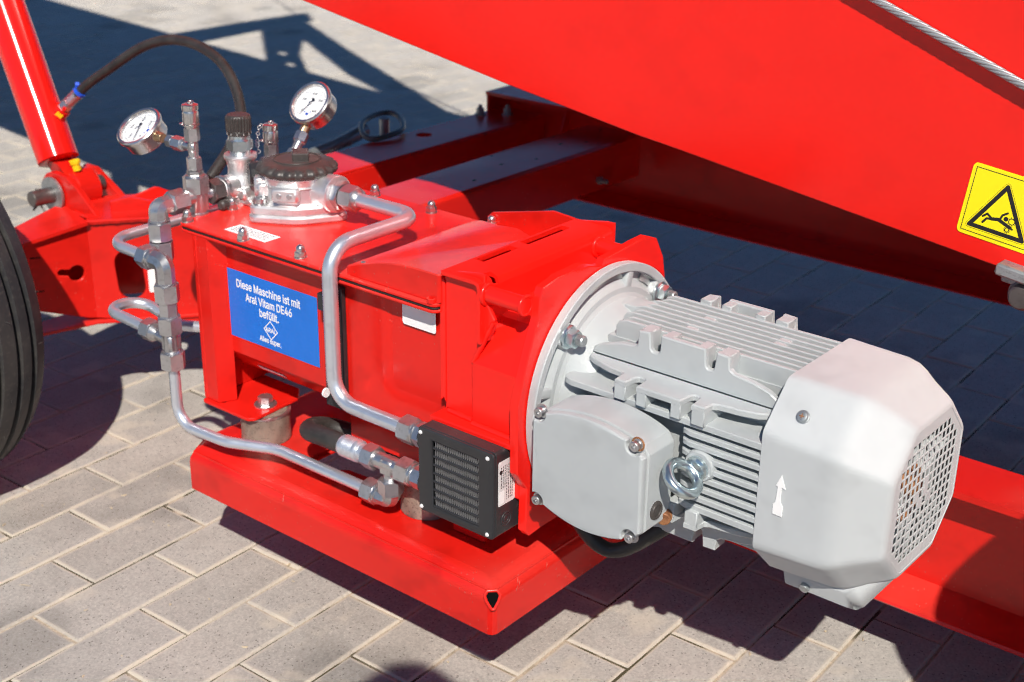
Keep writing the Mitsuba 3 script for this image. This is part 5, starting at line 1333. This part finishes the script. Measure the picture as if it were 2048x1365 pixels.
def trough():
    t = thing("conveyor_trough", "large red sheet metal trough sloping up to the left above the machine", "conveyor")
    xs = np.array([p[0] for p in EDGE]); zs = np.array([p[1] for p in EDGE])
    ztop = 1.159 - 0.198 * (xs + 1.139)
    poly = list(zip(xs, zs)) + list(zip(xs[::-1], ztop[::-1]))
    part(t, "near_panel", plate(poly, 0.006, V(0, 0.306, 0), EX, EZ, 0.0012), "red_paint_clean", 25)
    lip = [(x, z) for x, z in zip(xs, zs)] + [(x, z + 0.006) for x, z in zip(xs[::-1], zs[::-1])]
    part(t, "folded_lip", plate(lip, 0.045, V(0, 0.3515, 0), EX, EZ, 0.0015), "red_paint_clean", 25)
    rx = np.array([-1.2, 0.2165, 0.4265, 1.6]); rz = 0.5172 - 0.3933 * (rx - 0.2107) - 0.0035
    part(t, "upper_panel", plate(list(zip(rx, rz)) + list(zip(rx[::-1], (1.155 - 0.198 * (rx + 1.139))[::-1])), 0.0085, V(0, 0.2995, 0), EX, EZ, 0.002), "red_paint_clean", 25)
    far = list(zip(xs, zs + 0.02)) + list(zip(xs[::-1], ztop[::-1]))
    part(t, "far_panel", plate(far, 0.006, V(0, 1.206, 0), EX, EZ, 0.0012), "galvanised", 25)
    floor = list(zip(xs, zs + 0.055)) + list(zip(xs[::-1], zs[::-1] + 0.062))
    part(t, "belt", plate(floor, 0.892, V(0, 1.199, 0), EX, EZ, 0.001), "hose_rubber", 25)
    rib = [(0.0, 0.05), (0.05, 0.05), (0.05, 1.0), (0.0, 1.0)]
    # supporting frame on top of the trough
    f = thing("lifting_frame", "grey lifting frame standing on the far side of the trough above the picture", "frame")
    plate_poly = sg.Polygon([(-2.697, 2.10), (-2.458, 2.39), (-2.386, 2.239), (-2.332, 1.67), (-2.204, 1.30), (-2.484, 1.34), (-2.594, 1.729)])
    part(f, "frame_plate", plate(plate_poly, 0.010, V(0, 1.206, 0), EX, EZ, 0.001, [disc(-2.441, 1.633, 0.030), disc(-2.351, 1.443, 0.030)]), "galvanised", 25)
    part(f, "strut", plate([(-3.28, 1.50), (-3.27, 1.54), (-2.865, 2.129), (-2.496, 2.615), (-2.417, 2.42), (-2.686, 2.017), (-3.134, 1.32)], 0.05, V(0, 1.26, 0), EX, EZ), "galvanised", 25)
    part(f, "strut", plate([(-2.565, 2.256), (-2.451, 2.358), (-2.057, 1.847), (-1.47, 1.152), (-1.573, 1.086), (-2.009, 1.462)], 0.05, V(0, 1.262, 0), EX, EZ), "galvanised", 25)
    part(f, "stay_cable", sweep([V(-3.08, 1.2, 3.39), V(-1.875, 1.2, 1.648), V(-1.136, 1.2, 1.10)], 0.006, 8), "rope_steel", 40)

trough()

def rope():
    t = thing("wire_rope", "twisted steel wire rope running along the big red panel at upper right", "rope")
    a, b = V(0.2107, 0.2862, 0.5172), V(0.4207, 0.2862, 0.4346)
    d = unit(b - a)
    p0, L = a - d * 1.5, 2.4
    u, v, w = basis(d)
    lay, rs, rh = 0.084, 0.0026, 0.0034
    n = int(L / lay * 16)
    s = np.linspace(0, L, n)
    for k in range(6):
        ph = -2 * math.pi * s / lay + k * math.pi / 3
        path = p0 + s[:, None] * d + rh * (np.cos(ph)[:, None] * u + np.sin(ph)[:, None] * v)
        part(t, "strand", sweep(path, rs, 9), "rope_steel", 60)
    part(t, "core", sweep([p0, p0 + d * L], 0.0026, 8), "rope_steel", 60)

rope()

def sign():
    t = thing("warning_sign", "yellow warning sign showing a person pulled into gears, black triangle", "sign")
    ux = unit(V(0.0935, 0, -0.0115)); uz = V(-ux[2], 0, ux[0])
    o = V(0.3560, 0.2995, 0.2270)                              # lower left corner
    W, Hh = 0.205, 0.0985
    part(t, "sheet", plate(rrect(0, 0, W, Hh, 0.0065), 0.0007, o, ux, uz, 0.0002), "sign_yellow", 20)
    o2 = o - EY * 0.00075
    def ink(poly, name):
        part(t, name, plate(poly, 0.0003, o2, ux, uz, 0.00005), "print_black", False)
    border = sg.box(0.0050, 0.0050, W - 0.005, Hh - 0.005)
    border = border.difference(sg.box(0.0060, 0.0060, W - 0.0060, Hh - 0.0060)).union(sg.box(0.0955, 0.005, 0.0962, Hh - 0.005))
    ink(border, "border_line")
    tri = sg.Polygon([(0.0145, 0.0150), (0.0885, 0.0150), (0.0515, 0.0795)])
    ink(tri.buffer(0.0024, quad_segs=5).difference(tri.buffer(-0.0032)), "triangle")
    ink(tri.buffer(0.0042, quad_segs=5).difference(tri.buffer(0.0038, quad_segs=5)), "triangle_line")
    L = lambda pts, w: sg.LineString(pts).buffer(w, quad_segs=4)
    fig = L([(0.0425, 0.0315), (0.0505, 0.0335), (0.0595, 0.0305), (0.0685, 0.0275)], 0.0023).union(disc(0.0602, 0.0372, 0.0031)).union(L([(0.0425, 0.0315), (0.0350, 0.0365), (0.0300, 0.0315)], 0.0014)).union(
        L([(0.0435, 0.0315), (0.0355, 0.0300), (0.0315, 0.0235)], 0.0015)).union(L([(0.0525, 0.0335), (0.0545, 0.0405), (0.0605, 0.0455)], 0.0014)).union(L([(0.0600, 0.0300), (0.0715, 0.0262)], 0.0013))
    ink(fig, "figure")
    def gear(x, y, r):
        g = disc(x, y, r, 6)
        for k in range(10):
            a = 2 * math.pi * k / 10
            g = g.union(L([(x, y), (x + (r + 0.0012) * math.cos(a), y + (r + 0.0012) * math.sin(a))], 0.0004))
        return g.difference(disc(x, y, r - 0.0010, 6))
    ink(gear(0.0685, 0.0360, 0.0045).difference(fig.buffer(0.0005)), "gear_wheel")
    ink(gear(0.0650, 0.0235, 0.0032).difference(fig.buffer(0.0005)), "gear_wheel")
    tri2 = affinity.translate(tri, 0.093, 0)
    ink(tri2.buffer(0.0024, quad_segs=5).difference(tri2.buffer(-0.0032)), "triangle")
    ink(L([(0.1445, 0.034), (0.1445, 0.056)], 0.0028).union(disc(0.1445, 0.0255, 0.003)), "exclamation_mark")

sign()

def clamp():
    t = thing("edge_clamp", "grey steel clamp on the lower panel edge below the yellow sign", "clamp")
    d = unit(V(1, 0, -0.134)); n = V(-d[2], 0, d[0])
    c = V(0.475, 0.292, 0.1875)
    part(t, "jaw", obox(c, d, EY, n, (0.105, 0.030, 0.0165), 0.003), "galvanised", 40)
    part(t, "jaw_side", obox(c + V(0, 0.012, -0.012), d, EY, n, (0.098, 0.012, 0.02), 0.002), "galvanised", 40)
    part(t, "roller", [cyl(c + V(-0.016, 0.022, -0.028), c + V(-0.016, -0.008, -0.028), 0.017, 0.003), torus(c + V(-0.016, 0.010, -0.028), EY, 0.0175, 0.005)], "steel_dark", 40)

clamp()

def drum():
    t = thing("oil_drum", "steel drum standing to the right of the machine outside the picture", "drum")
    prof = [(0, 0.0), (0, 0.285), (0.012, 0.292), (0.02, 0.286), (0.29, 0.286), (0.30, 0.294), (0.31, 0.286), (0.58, 0.286), (0.59, 0.294), (0.60, 0.286), (0.86, 0.286), (0.87, 0.292), (0.88, 0.285), (0.875, 0.27), (0.865, 0.268), (0.865, 0.0)]
    put(t, lathe(prof, V(1.17, -0.17, -H), EZ, 64), "galvanised", 30)

drum()


# ------------------------------------------------------------------ the person who stands behind the camera
principled("dark_cloth", (0.03, 0.035, 0.05), 0.9, spec=0.2)
principled("skin", (0.50, 0.32, 0.24), 0.6)
principled("hair", (0.05, 0.035, 0.025), 0.6)

def person():
    t = thing("person", "person in dark clothes standing with raised hands behind the camera", "person")
    x, y = 1.055, -1.685
    J = {"head": (x - 0.005, y + 0.075, 1.675, 0.085), "crown": (x - 0.005, y + 0.055, 1.715, 0.092), "chin": (x - 0.02, y + 0.115, 1.575, 0.048), "neck": (x, y + 0.03, 1.53, 0.055), "neck2": (x, y, 1.44, 0.062),
         "chest": (x, y, 1.28, 0.125), "chl": (x - 0.10, y, 1.34, 0.085), "chr": (x + 0.10, y, 1.34, 0.085), "waist": (x, y - 0.01, 1.05, 0.115), "hip": (x, y - 0.01, 0.92, 0.125), "hl": (x - 0.085, y, 0.88, 0.09), "hr": (x + 0.085, y, 0.88, 0.09),
         "sl": (x - 0.195, y, 1.40, 0.058), "sr": (x + 0.195, y, 1.40, 0.058), "el": (x - 0.25, y + 0.03, 1.13, 0.043), "er": (x + 0.25, y + 0.03, 1.13, 0.043), "wl": (x - 0.13, y + 0.17, 1.15, 0.030), "wr": (x + 0.13, y + 0.17, 1.15, 0.030),
         "kl": (x - 0.10, y + 0.015, 0.50, 0.062), "kr": (x + 0.10, y + 0.015, 0.50, 0.062), "al": (x - 0.11, y - 0.02, 0.09, 0.042), "ar": (x + 0.11, y - 0.02, 0.09, 0.042), "tl": (x - 0.13, y + 0.15, 0.035, 0.034), "tr": (x + 0.13, y + 0.15, 0.035, 0.034)}
    def sp(k):
        a, b, c, r = J[k]
        return m3.Manifold.sphere(r, 20).translate([a, b, c - H])
    def join(bones):
        m = None
        for bone in bones:
            q = m3.Manifold.batch_hull([sp(k) for k in bone])
            m = q if m is None else m + q
        tm = as_tm(m.refine_to_length(0.03))
        tm.merge_vertices()
        trimesh.smoothing.filter_taubin(tm, iterations=12)
        return tm
    part(t, "clothes", join([("neck2", "chl", "chr", "chest"), ("chl", "chr", "chest", "waist"), ("waist", "hip", "hl", "hr"), ("chl", "sl"), ("chr", "sr"), ("sl", "el"), ("sr", "er"), ("el", "wl"), ("er", "wr"), ("hl", "kl"), ("hr", "kr"), ("kl", "al"), ("kr", "ar"), ("al", "tl"), ("ar", "tr")]), "dark_cloth", 60)
    part(t, "head", join([("neck2", "neck"), ("neck", "head"), ("head", "crown"), ("head", "chin")]), "skin", 60)
    part(t, "hair", hull([V(x - 0.005 + 0.096 * math.cos(a) * math.cos(b), y + 0.045 + 0.098 * math.sin(a) * math.cos(b), 1.725 - H + 0.094 * math.sin(b)) for a in np.arange(20) * 0.314 for b in (-0.1, 0.35, 0.8, 1.25)]), "hair", 60)
    for s in (-1, 1):
        w = V(x + s * 0.13, y + 0.17, 1.15 - H)
        fingers = [hull([w + V(0.016 * a, 0.012 * b, 0.012 * c) for a in (-1, 1) for b in (-1, 1) for c in (-1, 1)] + [w + V(-s * 0.035 + 0.010 * a, 0.05 + 0.02 * b, 0.055 + 0.006 * c) for a in (-1, 1) for b in (-1, 1) for c in (-1, 1)])]
        for k in range(4):
            p = w + V(-s * 0.035 + 0.0, 0.032 + 0.013 * k, 0.062)
            fingers.append(sweep(np.array([p - EZ * 0.012, p + V(-s * 0.006, 0.002, 0.022), p + V(-s * 0.022, 0.002, 0.036 - 0.003 * abs(k - 1.5)), p + V(-s * 0.034, 0.0, 0.030)]), np.array([0.009, 0.0085, 0.0078, 0.006]), 10))
        p = w + V(-s * 0.024, 0.018, 0.022)
        fingers.append(sweep(np.array([p, p + V(-s * 0.024, -0.008, 0.020), p + V(-s * 0.042, -0.004, 0.040)]), np.array([0.0105, 0.0095, 0.007]), 10))
        part(t, "hand", fingers, "skin", 50)

person()

# ------------------------------------------------------------------ dry bits lying on the paving
def debris():
    rng = np.random.default_rng(12)
    ms = []
    for k in range(170):
        x, y = rng.uniform(-1.4, 0.7), rng.uniform(-1.1, 0.5)
        L = rng.choice([0.004, 0.006, 0.010, 0.022], p=[0.4, 0.3, 0.2, 0.1])
        a = rng.uniform(0, math.pi)
        w = 0.0008 + 0.0010 * rng.random() if L < 0.02 else 0.0006
        d = V(math.cos(a), math.sin(a), 0)
        p = V(x, y, -H + 0.0012)
        bend = np.cross(d, EZ) * L * rng.uniform(-0.25, 0.25)
        ms.append(sweep(np.array([p - d * L / 2, p - d * L / 4 + bend * 0.75, p + bend, p + d * L / 4 + bend * 0.75, p + d * L / 2]), w * np.array([0.5, 1, 1, 0.9, 0.3]), 5))
    k = put("dry_debris", ms, "straw", 60)
    labels[k] = {"label": "tiny straws and dry bits scattered over the paving", "category": "debris", "kind": "stuff"}

principled("straw", (0.52, 0.43, 0.30), 0.8, spec=0.2)
debris()
